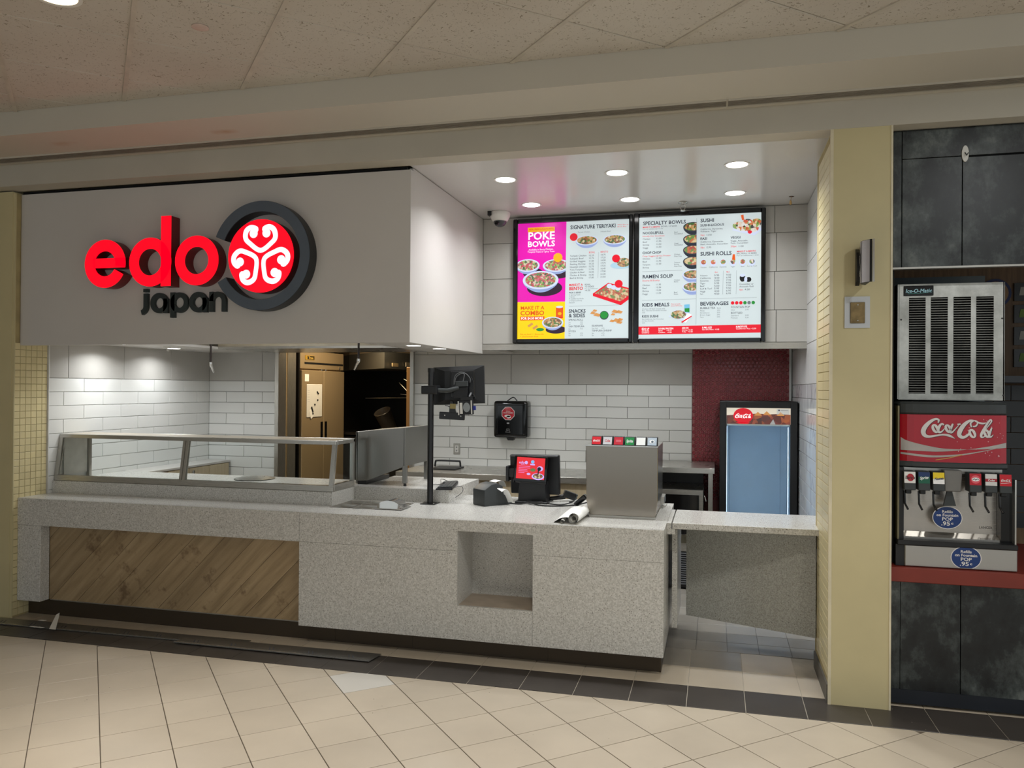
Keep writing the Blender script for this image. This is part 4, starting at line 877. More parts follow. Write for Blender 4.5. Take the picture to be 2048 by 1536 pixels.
# ================================================================== pole with monitor
mp = thing('monitor_pole', 'tall black pole with flat base plate standing on the counter', 'pole', (-1.972, 5.36, ZT))
B().box(-2.027, -1.917, 5.305, 5.415, ZT, ZT+.006).build('base_plate', BLACK_M, mp, bevel=.001)
B().cyl((-1.972, 5.36, ZT+.005), (-1.972, 5.36, 1.838), .0215, seg=24).build('tube', BLACK_M, mp, smooth=True)
B().lathe([(.0235, 0), (.0235, .03), (.0005, .031)], (-1.972, 5.36, 1.81), 20).build('end_cap', BLACK, mp, smooth=True)
for dx, dy in ((-.042, -.042), (.042, -.042), (.042, .042), (-.042, .042)): B().lathe([(.006, 0), (.006, .004), (.0005, .005)], (-1.972+dx, 5.36+dy, ZT+.006), 8).build('bolt', STEEL, mp)
# --- screen seen from behind
MM = Matrix.Translation((-1.80, 5.47, 1.72)) @ Matrix.Rotation(R(4), 4, 'Z') @ Matrix.Rotation(R(-2.5), 4, 'Y') @ Matrix.Rotation(R(-4), 4, 'X')
mo = thing('monitor', 'black flat monitor seen from behind on the counter pole', 'monitor', (-1.80, 5.45, 1.58))
B(MM).box(-.19, .19, .004, .022, -.137, .137).build('screen', BLACK, mo, bevel=.003)
q = B(MM); q.strip([[(-.188, .004, -.135), (.188, .004, -.135), (.188, .004, .135), (-.188, .004, .135)], [(-.10, -.012, -.105), (.12, -.012, -.105), (.12, -.012, .105), (-.10, -.012, .105)]], True); q.add([(-.10, -.012, -.105), (.12, -.012, -.105), (.12, -.012, .105), (-.10, -.012, .105)], [(0, 1, 2, 3)])
q.build('back_shell', BLACK, mo); B(MM).box(-.05, .125, -.03, -.011, -.09, .10).build('mount_plate', BLACK_M, mo, bevel=.004)
B(MM).box(-.005, .085, -.075, -.05, -.018, .022).build('bracket', CHARCOAL, mo, bevel=.003); B(MM).box(-.02, .08, -.065, -.045, -.10, -.02).build('bracket', BLACK, mo, bevel=.003)
B().box(-2.032, -1.912, 5.318, 5.402, 1.655, 1.715).build('pole_clamp', BLACK, mo, bevel=.008, seg=2); B().tube([(-1.915, 5.36, 1.682), (-1.85, 5.372, 1.68), (-1.78, 5.41, 1.70)], .017, 10).build('arm', CHARCOAL, mo, smooth=True)
for k, pts in enumerate(([(-.02, .0), (-.01, .06), (.03, .085), (.07, .075), (.10, .04), (.10, .01)], [(-.015, .0), (0, .05), (.035, .075), (.06, .07), (.05, .02)], [(.11, .05), (.13, .0), (.12, -.06), (.14, -.10)])):
    B(MM).tube([(x, -.062-.006*k, z) for x, z, in [p[:2] for p in smooth_path([(a, c, 0) for a, c in pts])]], .0032, 6).build('cable', flat('grey_cable', (96, 98, 100), .5) if k < 2 else BLACK, mo, smooth=True)
bx = thing('control_box', 'small black box with pale label hanging below the monitor', 'device', (-1.71, 5.36, 1.5))
XM = Matrix.Translation((-1.712, 5.37, 1.56)) @ Matrix.Rotation(R(-3), 4, 'Y')
B(XM).box(-.053, .053, -.02, .02, -.05, .05).build('case', BLACK, bx, bevel=.003)
PL = emis('pale_label_unlit', (0, 0, 0), 0); LBL = flat('grey_label', (150, 156, 158), .6)
B(XM).add([(.012+.026*cos(2*pi*k/20), -.0206, .002+.034*sin(2*pi*k/20)) for k in range(20)], [tuple(range(20))]).build('round_label', LBL, bx); B(XM).box(-.038, -.018, -.0208, -.0203, -.042, .036).build('label', WHITE_P, bx)
B(XM).box(-.052, -.044, -.0212, -.0203, -.05, .048).build('label', WHITE_P, bx); B(XM).box(.044, .052, -.0212, -.0203, -.046, .05).build('label', WHITE_P, bx); B(XM).box(.055, .072, -.01, .01, -.02, .01).build('plug', flat('blue_plug', (24, 40, 130), .4), bx)
B(XM).box(-.03, .05, -.02, .02, .052, .075).build('bracket', BLACK, bx); B().tube([(-1.69, 5.37, 1.63), (-1.69, 5.42, 1.66)], .012, 8).build('stem', BLACK, bx)
kb = thing('display_bracket', 'black bar bracket sticking out under the monitor', 'bracket', (-1.81, 5.37, 1.5))
KM = Matrix.Translation((-1.815, 5.37, 1.502)) @ Matrix.Rotation(R(2), 4, 'Y')
B(KM).box(-.093, .095, -.012, .012, -.028, .024).build('bar', BLACK_M, kb, bevel=.004); B(KM).prism([(-.02, .02), (.03, .02), (.005, .10), (-.015, .10)], 'y', -.01, .01).build('strut', BLACK_M, kb)
for x in (-.05, .07): B(KM).lathe([(.005, -.0135), (.004, -.0145), (.0005, -.0147)], (x, 0, .0), 8, 'y').build('screw', STEEL, kb)
B(KM).box(-.012, .03, -.016, -.012, .05, .085).build('chip', flat('brass_chip', (150, 136, 84), .4), kb); B(KM).tube([(-.05, -.01, .07), (-.03, -.012, .068), (-.01, -.01, .06)], .003, 6).build('cable', BLACK, kb)
# ================================================================== keyboard
kt = thing('keyboard', 'black computer keyboard lying on the raised ledge behind the pole', 'keyboard', (-1.93, 5.6, ZR))
KY = Matrix.Translation((-1.925, 5.60, ZR+.001)) @ Matrix.Rotation(R(-78), 4, 'Z')
B(KY).prism([(-.06, 0), (.06, 0), (.06, .018), (-.06, .010)], 'x', -.20, .20).build('body', BLACK, kt, bevel=.002)
km = B(KY).box(-.0055, .0055, -.0055, .0055, 0, .005)
for r_ in range(5):
    for c_ in range(16):
        if r_ == 0 and 4 <= c_ <= 8: continue
        B(KY).box(-.188+.0235*c_, -.168+.0235*c_, -.048+.0215*r_, -.030+.0215*r_, .012+.0014*r_, .019+.0014*r_).build('key', CHARCOAL, kt)
B().tube(smooth_path([(-1.93, 5.80, ZR+.012), (-1.99, 5.86, ZR+.004), (-2.05, 5.82, ZR+.03), (-2.02, 5.72, ZR+.004), (-2.06, 5.66, ZR+.004)]), .0022, 6).build('cable', BLACK, kt)
B().tube(smooth_path([(-1.85, 5.50, ZR+.008), (-1.80, 5.56, ZR+.012), (-1.775, 5.50, ZR-.02), (-1.80, 5.42, ZR-.05)]), .0022, 6).build('cable', BLACK, kt)
# ================================================================== receipt printer
pt = thing('receipt_printer', 'dark grey receipt printer with curling paper on the counter', 'printer', (-1.53, 5.5, ZT))
PM = Matrix.Translation((-1.54, 5.47, ZT)) @ Matrix.Rotation(R(-38), 4, 'Z')
B(PM).prism([(-.12, .0), (.105, .0), (.105, .055), (.05, .075), (.04, .135), (-.01, .158), (-.06, .15), (-.12, .115)], 'x', -.072, .072).build('case', CHARCOAL, pt, bevel=.008, seg=2, smooth=True)
B(PM).box(-.07, .07, .04, .125, .0, .048).build('front_tray', CHARCOAL, pt, bevel=.006, seg=2); B(PM).box(-.0735, -.0725, -.06, -.02, .018, .045).build('rating_label', flat('tan_label', (186, 178, 150), .6), pt)
rows = []
for k in range(9):
    a = k/8; y = .0+.09*a+.02*sin(a*3); z = .160+.02*sin(a*pi*.8)-.05*a*a; rows.append([(-.04, y, z), (.04, y, z)])
B(PM).strip(rows).build('paper', PAPER, pt, smooth=True)
rows = []
for k in range(9):
    a = k/8; rows.append([(.05, -.02+.10*a, .13-.12*a+.03*sin(a*pi)), (.115, -.02+.10*a+.02, .10-.08*a+.05*sin(a*pi))])
B(PM).strip(rows).build('paper', PAPER, pt, smooth=True)
# ================================================================== till
tl = thing('till', 'black till with red customer screen on a slim stand', 'cash register', (-1.28, 5.62, ZT))
B().prism([(-1.385, ZT), (-1.172, ZT), (-1.182, 1.02), (-1.375, 1.02)], 'y', 5.60, 5.74).build('stand', BLACK, tl, bevel=.004)
B().box(-1.40, -1.16, 5.57, 5.80, ZT, ZT+.014).build('base_plate', BLACK, tl, bevel=.003)
B().prism([(-1.476, 1.208), (-1.106, 1.212), (-1.099, .921), (-1.466, .921)], 'y', 5.715, 5.765).build('main_screen', BLACK, tl, bevel=.006)
B().prism([(-1.47, 1.20), (-1.11, 1.204), (-1.20, 1.19), (-1.38, 1.19)], 'y', 5.66, 5.715).build('back_hump', BLACK, tl)
SM = Matrix.Translation((-1.289, 5.60, 1.11)) @ Matrix.Rotation(R(2), 4, 'Y') @ Matrix.Rotation(R(-8), 4, 'X')
cs = B(SM).box(-.125, .122, -.012, .02, -.098, .098).build('customer_display', BLACK_G, tl, bevel=.01, seg=2, smooth=True)
SCR = emis('till_red', (226, 44, 52), .9)
pp = Print(lambda x, y, l: tuple(SM @ Vector((x, -.0125-.0004*l, -y))))
pp.rect(-.104, -.088, .104, .066, 'scr', 1); pp.text('edo', -.088, -.042, .018, 'lav', .042, 1, 2); pp.ell(-.034, -.050, .0115, .0125, 'lav', 2); pp.text('japan', -.072, -.033, .005, 'lav', .028, 0, 2)
pp.ell(.013, -.058, .013, .012, 'sky', 2); pp.rect(-.004, -.044, .030, -.034, 'lav', 2)
for k, w_ in enumerate((.085, .085, .065, .068, .045)): pp.rect(-.088, -.026+.0115*k, -.088+w_, -.0215+.0115*k, 'pinkl', 2)
pp.ell(.058, .045, .046, .024, 'lav', 2); pp.ell(.058, .042, .036, .018, 'rice', 3); pp.ell(.070, -.012, .022, .018, 'lav', 2); pp.ell(.064, -.010, .014, .014, 'blk', 3); pp.ell(.018, .0, .020, .012, 'gr', 2); pp.rect(.055, 0, .063, .03, 'blk', 4); pp.ell(-.012, .030, .014, .008, 'lav', 2)
pp.build(cs, {'scr': SCR, 'lav': emis('till_lavender', (206, 176, 250), .9), 'sky': emis('till_sky', (126, 186, 240), .9), 'pinkl': emis('till_pink', (246, 120, 190), .8), 'rice': INK['rice'], 'blk': INK['black'], 'gr': emis('till_olive', (110, 130, 80), .7)},
         {'scr': 'lit_screen', 'lav': 'screen_graphic', 'sky': 'screen_graphic', 'pinkl': 'screen_text', 'rice': 'screen_graphic', 'blk': 'screen_graphic', 'gr': 'screen_graphic'})
B().box(-1.485, -1.462, 5.63, 5.70, 1.018, 1.13).build('card_reader', BLACK, tl, bevel=.004); B().box(-1.4865, -1.4845, 5.64, 5.69, 1.045, 1.085).build('reader_plate', STEEL, tl); B().box(-1.47, -1.42, 5.64, 5.70, 1.05, 1.11).build('reader_arm', BLACK, tl)
# cables and scanner
sc_ = thing('barcode_scanner', 'black handheld barcode scanner resting beside the till', 'scanner', (-1.08, 5.78, ZT))
B().tube([(-1.19, 5.74, ZT+.018), (-1.13, 5.76, ZT+.024), (-1.07, 5.78, ZT+.035)], [.013, .016, .02], 10).build('handle', BLACK, sc_, smooth=True)
B(Matrix.Translation((-1.035, 5.79, ZT+.04)) @ Matrix.Rotation(R(18), 4, 'Z') @ Matrix.Rotation(R(20), 4, 'Y')).box(-.05, .045, -.03, .03, -.024, .028).build('head', BLACK, sc_, bevel=.009, seg=2, smooth=True)
B(Matrix.Translation((-.99, 5.795, ZT+.03)) @ Matrix.Rotation(R(18), 4, 'Z') @ Matrix.Rotation(R(20), 4, 'Y')).box(-.006, .004, -.024, .024, -.02, .022).build('window', flat('scanner_window', (70, 74, 76), .1), sc_)
B().tube(smooth_path([(-1.18, 5.73, ZT+.014), (-1.22, 5.66, ZT+.006), (-1.15, 5.58, ZT+.005), (-1.05, 5.56, ZT+.005), (-.98, 5.62, ZT+.02), (-1.02, 5.68, ZT+.008)]), .004, 8).build('cord', BLACK, sc_, smooth=True)
cb = thing('cable_bundle', 'loose black cables coiled at the foot of the till', 'cable', (-1.25, 5.5, ZT))
B().tube(smooth_path([(-1.42, 5.52, ZT+.005), (-1.34, 5.50, ZT+.006), (-1.28, 5.53, ZT+.012), (-1.20, 5.48, ZT+.006), (-1.09, 5.48, ZT+.005), (-.96, 5.56, ZT+.005), (-.88, 5.62, ZT+.02)]), .0045, 8).build('cable', BLACK, cb, smooth=True)
B().tube(smooth_path([(-1.30, 5.56, ZT+.016), (-1.22, 5.49, ZT+.02), (-1.19, 5.52, ZT+.022), (-1.26, 5.56, ZT+.012)]), .009, 8).build('cable', BLACK, cb, smooth=True)
B(Matrix.Translation((-.90, 5.46, ZT+.055)) @ Matrix.Rotation(R(-42), 4, 'Y')).box(-.05, .05, -.03, .03, -.018, .018).build('plug_block', BLACK_G, cb, bevel=.006)
# ================================================================== roll of plans
rl = thing('paper_roll', 'rolled white paper lying on the counter edge by the dispenser', 'paper roll', (-.88, 4.95, ZT))
def spiral(p0, p1, r, turns, name, par):
    p0, p1 = Vector(p0), Vector(p1); t = (p1-p0).normalized(); sx = t.cross(Vector((0, 0, 1))).normalized(); sz = sx.cross(t); rows = [[], []]
    for k in range(int(turns*20)+1):
        a = 2*pi*k/20; rr = r*(1-.55*k/(turns*20)); o = sx*cos(a)*rr+sz*sin(a)*rr; rows[0].append(p0+o); rows[1].append(p1+o)
    B().strip(rows).build(name, PAPER, par, smooth=True)
spiral((-.835, 4.80, ZT+.035), (-.815, 5.22, ZT+.035), .034, 3.4, 'roll', rl)
rows = []
for k in range(10):
    a = k/9; rows.append([(-.868-.10*a, 4.81+.02*a, ZT+.04-.04*a+.012*sin(a*pi)), (-.85-.12*a, 5.24+.02*a, ZT+.045-.044*a+.018*sin(a*pi))])
B().strip(rows).build('loose_sheet', PAPER, rl, smooth=True)
spiral((-.905, 4.80, ZT+.014), (-.93, 5.05, ZT+.014), .013, 2, 'inner_roll', rl)
# ================================================================== counter drink dispenser (back to us)
dp = thing('drink_dispenser', 'steel backed drink dispenser with coloured tags on the counter', 'drink dispenser', (-.58, 5.3, ZT))
B().prism([(-.812, 1.332), (-.350, 1.332), (-.350, .985), (-.366, .884), (-.786, .884), (-.806, .975)], 'y', 5.115, 5.60).build('case', steel('dispenser_steel', (150, 143, 133), .2, 'z', .97), dp, bevel=.003)
B().prism([(-.79, .884), (-.362, .884), (-.364, ZT), (-.787, ZT)], 'y', 5.125, 5.88).build('base', STEEL, dp)
B().box(-.814, -.348, 5.112, 5.61, 1.330, 1.337).build('top_plate', CHROME, dp)
B().box(-.37, -.34, 5.62, 5.80, .90, .95).build('drip_shelf', STEEL, dp); B().tube([(-.345, 5.45, .93), (-.31, 5.48, .925), (-.325, 5.52, .90), (-.345, 5.53, .893)], .0025, 6).build('wire_clip', STEEL, dp)
TAGC = [('red', (206, 16, 36)), ('silver', (196, 196, 200)), ('crimson', (190, 30, 50)), ('green', (10, 128, 62)), ('white', (232, 234, 232)), ('frost', (176, 190, 202))]
for k, (nm, rgb) in enumerate(TAGC):
    xa = -.778+.0715*k
    tg = B().prism([(5.13, 1.337), (5.20, 1.337), (5.20, 1.392), (5.165, 1.392)], 'x', xa, xa+.066).build('valve_tag', BLACK, dp, bevel=.002)
    f = lambda x, y, l, xa=xa: (xa+.003+x, 5.13-.0006*l+(.0345)*((.052-y)/.055), 1.339+(.052-y))
    tp = Print(f); tp.rect(0, .003, .057, .050, 'bg', 1)
    if k in (0,): tp.script(.006, .034, .045, 'w', 2)
    if k == 1: tp.text('Coke', .012, .034, .016, 'r', .034, 1, 2)
    if k == 3: tp.text('Sprite', .007, .034, .017, 'w', .042, 1, 2, 0, 'l', .2)
    if k == 2: tp.rect(.012, .02, .045, .034, 'w2', 2)
    if k == 5: tp.ell(.028, .026, .016, .01, 'w', 2); tp.ell(.030, .027, .008, .007, 'bg2', 3)
    tp.build(tg, {'bg': flat('tag_'+nm, rgb, .35, var=.03), 'w': flat('tag_ink_white', (240, 240, 240), .4), 'r': flat('tag_ink_red', (190, 20, 40), .4), 'w2': flat('tag_ink_rose', (206, 90, 104), .4), 'bg2': flat('tag_ink_slate', (84, 100, 112), .4)}, {'bg': 'tag_face', 'w': 'tag_print', 'r': 'tag_print', 'w2': 'tag_print', 'bg2': 'tag_print'})
# ================================================================== back counter, steel table, appliance
bc = thing('back_counter', 'steel topped back counter with pale wood doors behind the till', 'cabinet', (-1.9, 6.9, 0))
B().box(-2.84, -.95, 6.80, YB-.012, .875, .93).build('steel_top', STEEL, bc, bevel=.003)
B().box(-2.80, -.97, 6.86, YB-.02, .10, .875).build('carcass', WOOD, bc); B().box(-2.78, -1.0, 6.92, 7.4, 0, .10).build('plinth', BLACK, bc)
for k in range(4):
    a = -2.795+.457*k; d_ = B().box(a, a+.452, 6.842, 6.858, .12, .868).build('door', WOOD, bc, bevel=.001)
    B().lathe([(.012, 0), (.012, -.006), (.006, -.02), (.014, -.024), (.0005, -.026)], (a+.41 if k % 2 == 0 else a+.42, 6.842, .80), 12, 'y').build('door_lock', CHROME, d_, smooth=True)
ky = thing('key_in_lock', 'brass key hanging from the cabinet lock beside the dispenser', 'key', (-1.02, 6.81, .75))
B().lathe([(.014, 0), (.016, -.003), (.0005, -.004)], (-1.02, 6.812, .775), 12, 'y').build('key_bow', flat('brass', (140, 106, 52), .3, .9), ky); B().box(-1.024, -1.016, 6.806, 6.811, .725, .768).build('key_blade', flat('brass', (140, 106, 52), .3, .9), ky)
tr = thing('black_tray', 'shallow black plastic tray with a raised rim on the back counter', 'tray', (-2.47, 7.2, .93))
B().box(-2.60, -2.345, 7.05, 7.32, .931, .942).build('tray_base', BLACK, tr, bevel=.003)
B().tube(smooth_path([(-2.60, 7.2, .945), (-2.595, 7.2, .99), (-2.57, 7.2, 1.003), (-2.37, 7.2, 1.003), (-2.35, 7.2, .995), (-2.345, 7.2, .95)]), .009, 8).build('handle', BLACK, tr, smooth=True)
tb2 = thing('steel_table', 'stainless steel work table against the red penny tile wall', 'table', (-.48, 7.1, 0))
B().box(-.95, -.001, 6.85, YB-.02, .995, 1.04).build('table_top', STEEL, tb2, bevel=.002)
for x in (-.92, -.052):
    for y in (6.87, 7.44): B().box(x, x+.036, y, y+.036, 0, .995).build('leg', STEEL_D, tb2)
B().box(-.95, -.1, 7.46, 7.48, .2, .99).build('back_sheet', BLACK_M, tb2)
ap = thing('undercounter_fridge', 'low steel framed black appliance under the steel table', 'fridge', (-.5, 7.1, 0))
B().box(-.90, -.092, 6.915, 7.44, .32, .845).build('body', STEEL, ap, bevel=.003); B().box(-.90, -.092, 6.915, 7.44, .015, .32).build('base', BLACK_M, ap)
B().box(-.895, -.128, 6.903, 6.9149, .47, .805).build('door_panel', BLACK_G, ap); B().box(-.895, -.13, 6.905, 6.914, .395, .462).build('kick_panel', steel('olive_steel', (120, 116, 100), .4), ap)
for k in range(15): B().box(-.86, -.12, 6.902, 6.912, .045+.0185*k, .053+.0185*k).build('grille_slat', flat('grille_grey', (110, 112, 116), .4), ap)
B().tube([(-.085, 6.92, .80), (-.078, 6.915, .79), (-.07, 6.92, .755)], .003, 6).build('cable', WHITE_P, ap)
# ================================================================== glass door cooler
co = thing('drinks_cooler', 'black glass door drinks cooler with bright empty interior', 'cooler', (.345, 7.2, 0))
b = B(); b.box(.04, .075, 6.95, 7.50, .0, 1.605).box(.625, .662, 6.95, 7.50, .0, 1.605).box(.075, .625, 6.95, 7.50, 1.56, 1.605).box(.075, .625, 6.95, 7.50, 0, .12).box(.075, .625, 7.46, 7.50, .12, 1.56)
b.build('cabinet', BLACK, co)
b = B(); b.box(.04, .094, 6.90, 6.948, .12, 1.605).box(.604, .655, 6.90, 6.948, .12, 1.605).box(.094, .604, 6.90, 6.948, 1.550, 1.605).box(.094, .604, 6.90, 6.948, .12, .18).build('door_frame', BLACK, co, bevel=.003)
B().box(.094, .604, 6.915, 6.921, .18, 1.41).build('door_glass', GLASS, co)
LINER = flat('cooler_liner', (206, 224, 240), .5, var=.02)
b = B(); b.box(.076, .08, 6.95, 7.455, .121, 1.559).box(.62, .624, 6.95, 7.455, .121, 1.559).box(.08, .62, 7.45, 7.458, .121, 1.559).box(.08, .62, 6.95, 7.455, .121, .13).box(.08, .62, 6.95, 7.455, 1.40, 1.41).build('liner', LINER, co)
LED = emis('cooler_led', (210, 232, 255), 1.6)
for x in (.098, .592): B().box(x-.003, x+.003, 6.99, 6.996, .19, 1.39).build('led_strip', LED, co)
for x in (.13, .565): B().box(x-.002, x+.002, 7.444, 7.45, .2, 1.38).build('shelf_rail', flat('pale_rail', (176, 196, 214), .4), co)
def cooler_lamp(x, sx):
    l = bpy.data.lights.new('cooler_lamp', 'AREA'); l.shape = 'RECTANGLE'; l.size = .012; l.size_y = 1.15; l.energy = 62; l.color = (.74, .88, 1)
    o = link(bpy.data.objects.new('cooler_lamp', l), co, (x, 6.975, .79)); o.rotation_euler = (R(-90), 0, R(sx))
    o.rotation_euler = (R(90), R(0), R(180+sx)); return o
cooler_lamp(.0865, -34); cooler_lamp(.6135, 34)
cbn = B().box(.094, .604, 6.912, 6.94, 1.414, 1.55).build('banner', emis('banner_cream', (236, 226, 206), .75), co)
pp = Print(lambda x, y, l: (.095+x, 6.9118-.0005*l, 1.549-y))
def m_cola():
    n = N('banner_cola'); v = n.node('ShaderNodeTexVoronoi'); v.inputs['Scale'].default_value = 22; n.l(n.wp(), v.inputs['Vector']); sz = n.node('ShaderNodeSeparateColor'); n.l(v.outputs['Color'], sz.inputs[0])
    c = n.ramp(sz.outputs[0], [(.0, srgb(74, 20, 14)), (.35, srgb(120, 36, 18)), (.6, srgb(196, 100, 40)), (.8, srgb(150, 54, 44)), (1, srgb(60, 30, 30))]); n.base(G(.05)); n.l(c, n.p.inputs['Emission Color']); n.p.inputs['Emission Strength'].default_value = .6; return n.m
pp.poly([(0, .062), (.10, .055), (.16, .05), (.25, .045), (.34, .05), (.42, .046), (.508, .052), (.508, .134), (0, .134)], 'cola', 1)
for x, y in ((.25, .042), (.32, .036), (.43, .042)): pp.poly([(x-.03, y+.02), (x, y-.012), (x+.034, y+.02)], 'amber', 2)
pp.poly([(.345, .134), (.372, .09), (.39, .134)], 'cream', 2)
pp.ell(.133, .064, .079, .064, 'red', 3); pp.poly([(.07, .12), (.10, .132), (.17, .132), (.195, .12)], 'red', 3); pp.script(.068, .086, .132, 'w', 4)
pp.rect(.40, .006, .50, .05, 'grey', 2); pp.ell(.418, .016, .006, .006, 'ink', 3); pp.rect(.43, .014, .49, .018, 'ink2', 3)
pp.build(cbn, {'cola': m_cola(), 'amber': emis('banner_amber', (214, 150, 84), .7), 'cream': emis('banner_cream2', (180, 180, 178), .6), 'red': emis('banner_red', (216, 12, 36), .85), 'w': emis('banner_white', (250, 250, 250), .95), 'grey': emis('banner_grey', (206, 206, 200), .7), 'ink': emis('banner_ink', (60, 60, 90), .4), 'ink2': emis('banner_ink2', (150, 150, 150), .6)}, {k: 'printed_'+k for k in ('cola', 'amber', 'cream', 'red', 'w', 'grey', 'ink', 'ink2')})
# ================================================================== paper towel box and outlet
tw = thing('towel_dispenser', 'glossy black paper towel dispenser with red octagon sticker on wall', 'towel dispenser', (-1.9, 7.54, 1.22))
B().box(-2.07, -1.735, 7.37, 7.538, 1.225, 1.578).build('case', BLACK_G, tw, bevel=.03, seg=3, smooth=True)
B().box(-2.03, -1.775, 7.362, 7.372, 1.255, 1.54).build('front_cover', BLACK_G, tw, bevel=.004)
B().prism([(-1.95, 1.228), (-1.865, 1.228), (-1.882, 1.198), (-1.933, 1.198)], 'y', 7.40, 7.46).build('paper_chute', BLACK, tw)
B().tube(smooth_path([(-1.955, 7.45, 1.575), (-1.92, 7.45, 1.60), (-1.89, 7.45, 1.612), (-1.855, 7.45, 1.578)]), .005, 8).build('hanger_strap', BLACK, tw)
pp = Print(lambda x, y, l: (x, 7.3618-.0005*l, -y))
for rr, ink, ly in ((.068, 'w', 1), (.063, 'r', 2)): pp.poly([(-1.922+rr*cos(R(22.5+45*k)), -1.458+rr*sin(R(22.5+45*k))) for k in range(8)], ink, ly)
pp.text('WASH', -1.922, -1.474, .011, 'w', .044, 1, 3, 0, 'c'); pp.text('YOUR HANDS', -1.922, -1.458, .011, 'w', .092, 1, 3, 0, 'c'); pp.ell(-1.928, -1.434, .030, .012, 'w', 3); pp.ell(-1.915, -1.424, .022, .014, 'w', 3); pp.rect(-1.95, -1.503, -1.895, -1.500, 'w', 3)
pp.ell(-1.922, -1.365, .014, .007, 'g', 2); pp.line([(-1.945, -1.278), (-1.938, -1.292), (-1.936, -1.31), (-1.908, -1.31), (-1.906, -1.292), (-1.899, -1.278), (-1.945, -1.278)], .002, 'g', 2); pp.ell(-1.922, -1.296, .003, .008, 'g', 2)
pp.build(tw, {'w': flat('sticker_white', (226, 222, 218), .5), 'r': flat('sticker_red', (168, 16, 34), .45, var=.04), 'g': flat('sticker_grey', (150, 150, 150), .5)}, {'w': 'sticker_print', 'r': 'octagon_sticker', 'g': 'moulded_mark'})
ou = thing('wall_outlet', 'steel plated wall outlet on white tiles left of the till', 'outlet', (-2.494, YB, 1.09))
B().box(-2.529, -2.459, YB-.016, YB-.0085, 1.037, 1.146).build('plate', STEEL_D, ou, bevel=.003); B().box(-2.512, -2.476, YB-.020, YB-.0155, 1.057, 1.126).build('socket', WHITE_P, ou, bevel=.002)
for z in (1.108, 1.075): B().box(-2.501, -2.487, YB-.0212, YB-.0198, z-.008, z+.008).build('socket_slot', flat('socket_grey', (150, 150, 148), .5), ou)
# ================================================================== low cabinet along the left wall
lc = thing('side_cabinet', 'white topped wood side cabinet along the left tiled wall', 'cabinet', (-4.8, 6.3, 0))
B().box(XL+.009, -4.69, 5.81, 6.99, .945, .965).build('top', WHITE_PANEL, lc, bevel=.002); B().box(XL+.009, -4.715, 5.83, 6.98, .05, .945).build('carcass', WOOD, lc)
for k, (a, c) in enumerate(((5.835, 6.07), (6.075, 6.36), (6.365, 6.66), (6.665, 6.975))):
    dr = B().box(-4.714, -4.697, a, c, .08, .94 if k else .94).build('door', WOOD if k else WOOD_DARK, lc, bevel=.001)
    if k in (1, 2): B().lathe([(.012, 0), (.018, .004), (.018, .008), (.010, .006), (.0005, .005)], (-4.697, (c-.05) if k == 1 else (a+.05), .90), 14, 'x').build('knob', CHROME, dr, smooth=True)
sk = B().lathe([(.0005, .02), (.10, .014), (.16, 0), (.155, -.004), (.0005, -.004)], (-3.55, 5.62, ZR+.006), 20).build('metal_lid', STEEL, None, smooth=True)
sk.name = 'metal_cover'
tag(sk, 'shallow dark metal lid lying behind the glass guard', 'lid')
# ================================================================== kitchen
fr = thing('kitchen_fridge', 'tall two door steel fridge with whiteboard in the kitchen', 'fridge', (-4.7, 8.33, 0))
UF = -4.40
B().box(-5.15, UF-.03, 7.80, 8.87, .10, 2.10).build('cabinet', STEEL_W, fr); B().box(-5.15, UF, 7.80, 7.826, .12, 2.1).build('cabinet_edge', BLACK_M, fr)
hd = B().box(UF-.03, UF+.004, 7.83, 8.87, 1.90, 2.10).build('header_panel', STEEL_W, fr, bevel=.004); B().box(UF+.004, UF+.008, 7.92, 8.85, 1.955, 1.975).build('header_slot', BLACK, hd)
bd = B().box(UF+.004, UF+.008, 7.93, 8.14, 2.0, 2.05).build('badge', flat('gold_badge', (168, 134, 52), .35), hd)
pp = Print(lambda x, y, l: (UF+.0085+.0003*l, 7.93+x, 2.05-y)); pp.rect(.05, .006, .205, .044, 'k', 1); pp.text('True', .07, .038, .026, 'gd', .11, 1, 2); pp.build(bd, {'k': BLACK, 'gd': flat('gold_ink', (214, 176, 80), .3)}, {'k': 'badge_field', 'gd': 'badge_lettering'})
for a, c, hx in ((7.845, 8.335, 8.27), (8.345, 8.86, 8.37)):
    dr = B().box(UF-.028, UF+.02, a, c, .16, 1.885).build('door', STEEL_W, fr, bevel=.006)
    B().box(UF+.0201, UF+.023, hx-.0, hx+.05, 1.08, 1.30).build('recessed_handle', BLACK_G, dr); B().cyl((UF+.01, hx+.03, 1.885), (UF+.01, hx+.03, 1.905), .012, seg=10).build('hinge_cap', CHROME, dr)
B().lathe([(.016, .004), (.018, .010), (.0005, .011)], (UF, 8.76, 1.925), 14, 'x').build('thermometer', STEEL, fr)
wbd = thing('whiteboard', 'white planner board with black magnets stuck on the fridge', 'whiteboard', (UF+.022, 8.1, 1.37))
B().box(UF+.0205, UF+.027, 7.94, 8.29, 1.36, 1.73).build('panel', WHITE_P, wbd, bevel=.003)
for y, z in ((8.17, 1.64), (8.19, 1.625), (8.18, 1.55), (8.115, 1.50), (8.07, 1.40)): B().lathe([(.011, 0), (.009, .008), (.0005, .009)], (UF+.027, y, z), 10, 'x').build('magnet', BLACK, wbd)
B(Matrix.Translation((UF+.028, 8.04, 1.40)) @ Matrix.Rotation(R(25), 4, 'X')).box(0, .001, -.035, .035, -.05, .05).build('note', PAPER, wbd); B(Matrix.Translation((UF+.030, 8.05, 1.45)) @ Matrix.Rotation(R(30), 4, 'X')).box(0, .006, -.008, .008, -.04, .03).build('marker', BLACK, wbd)
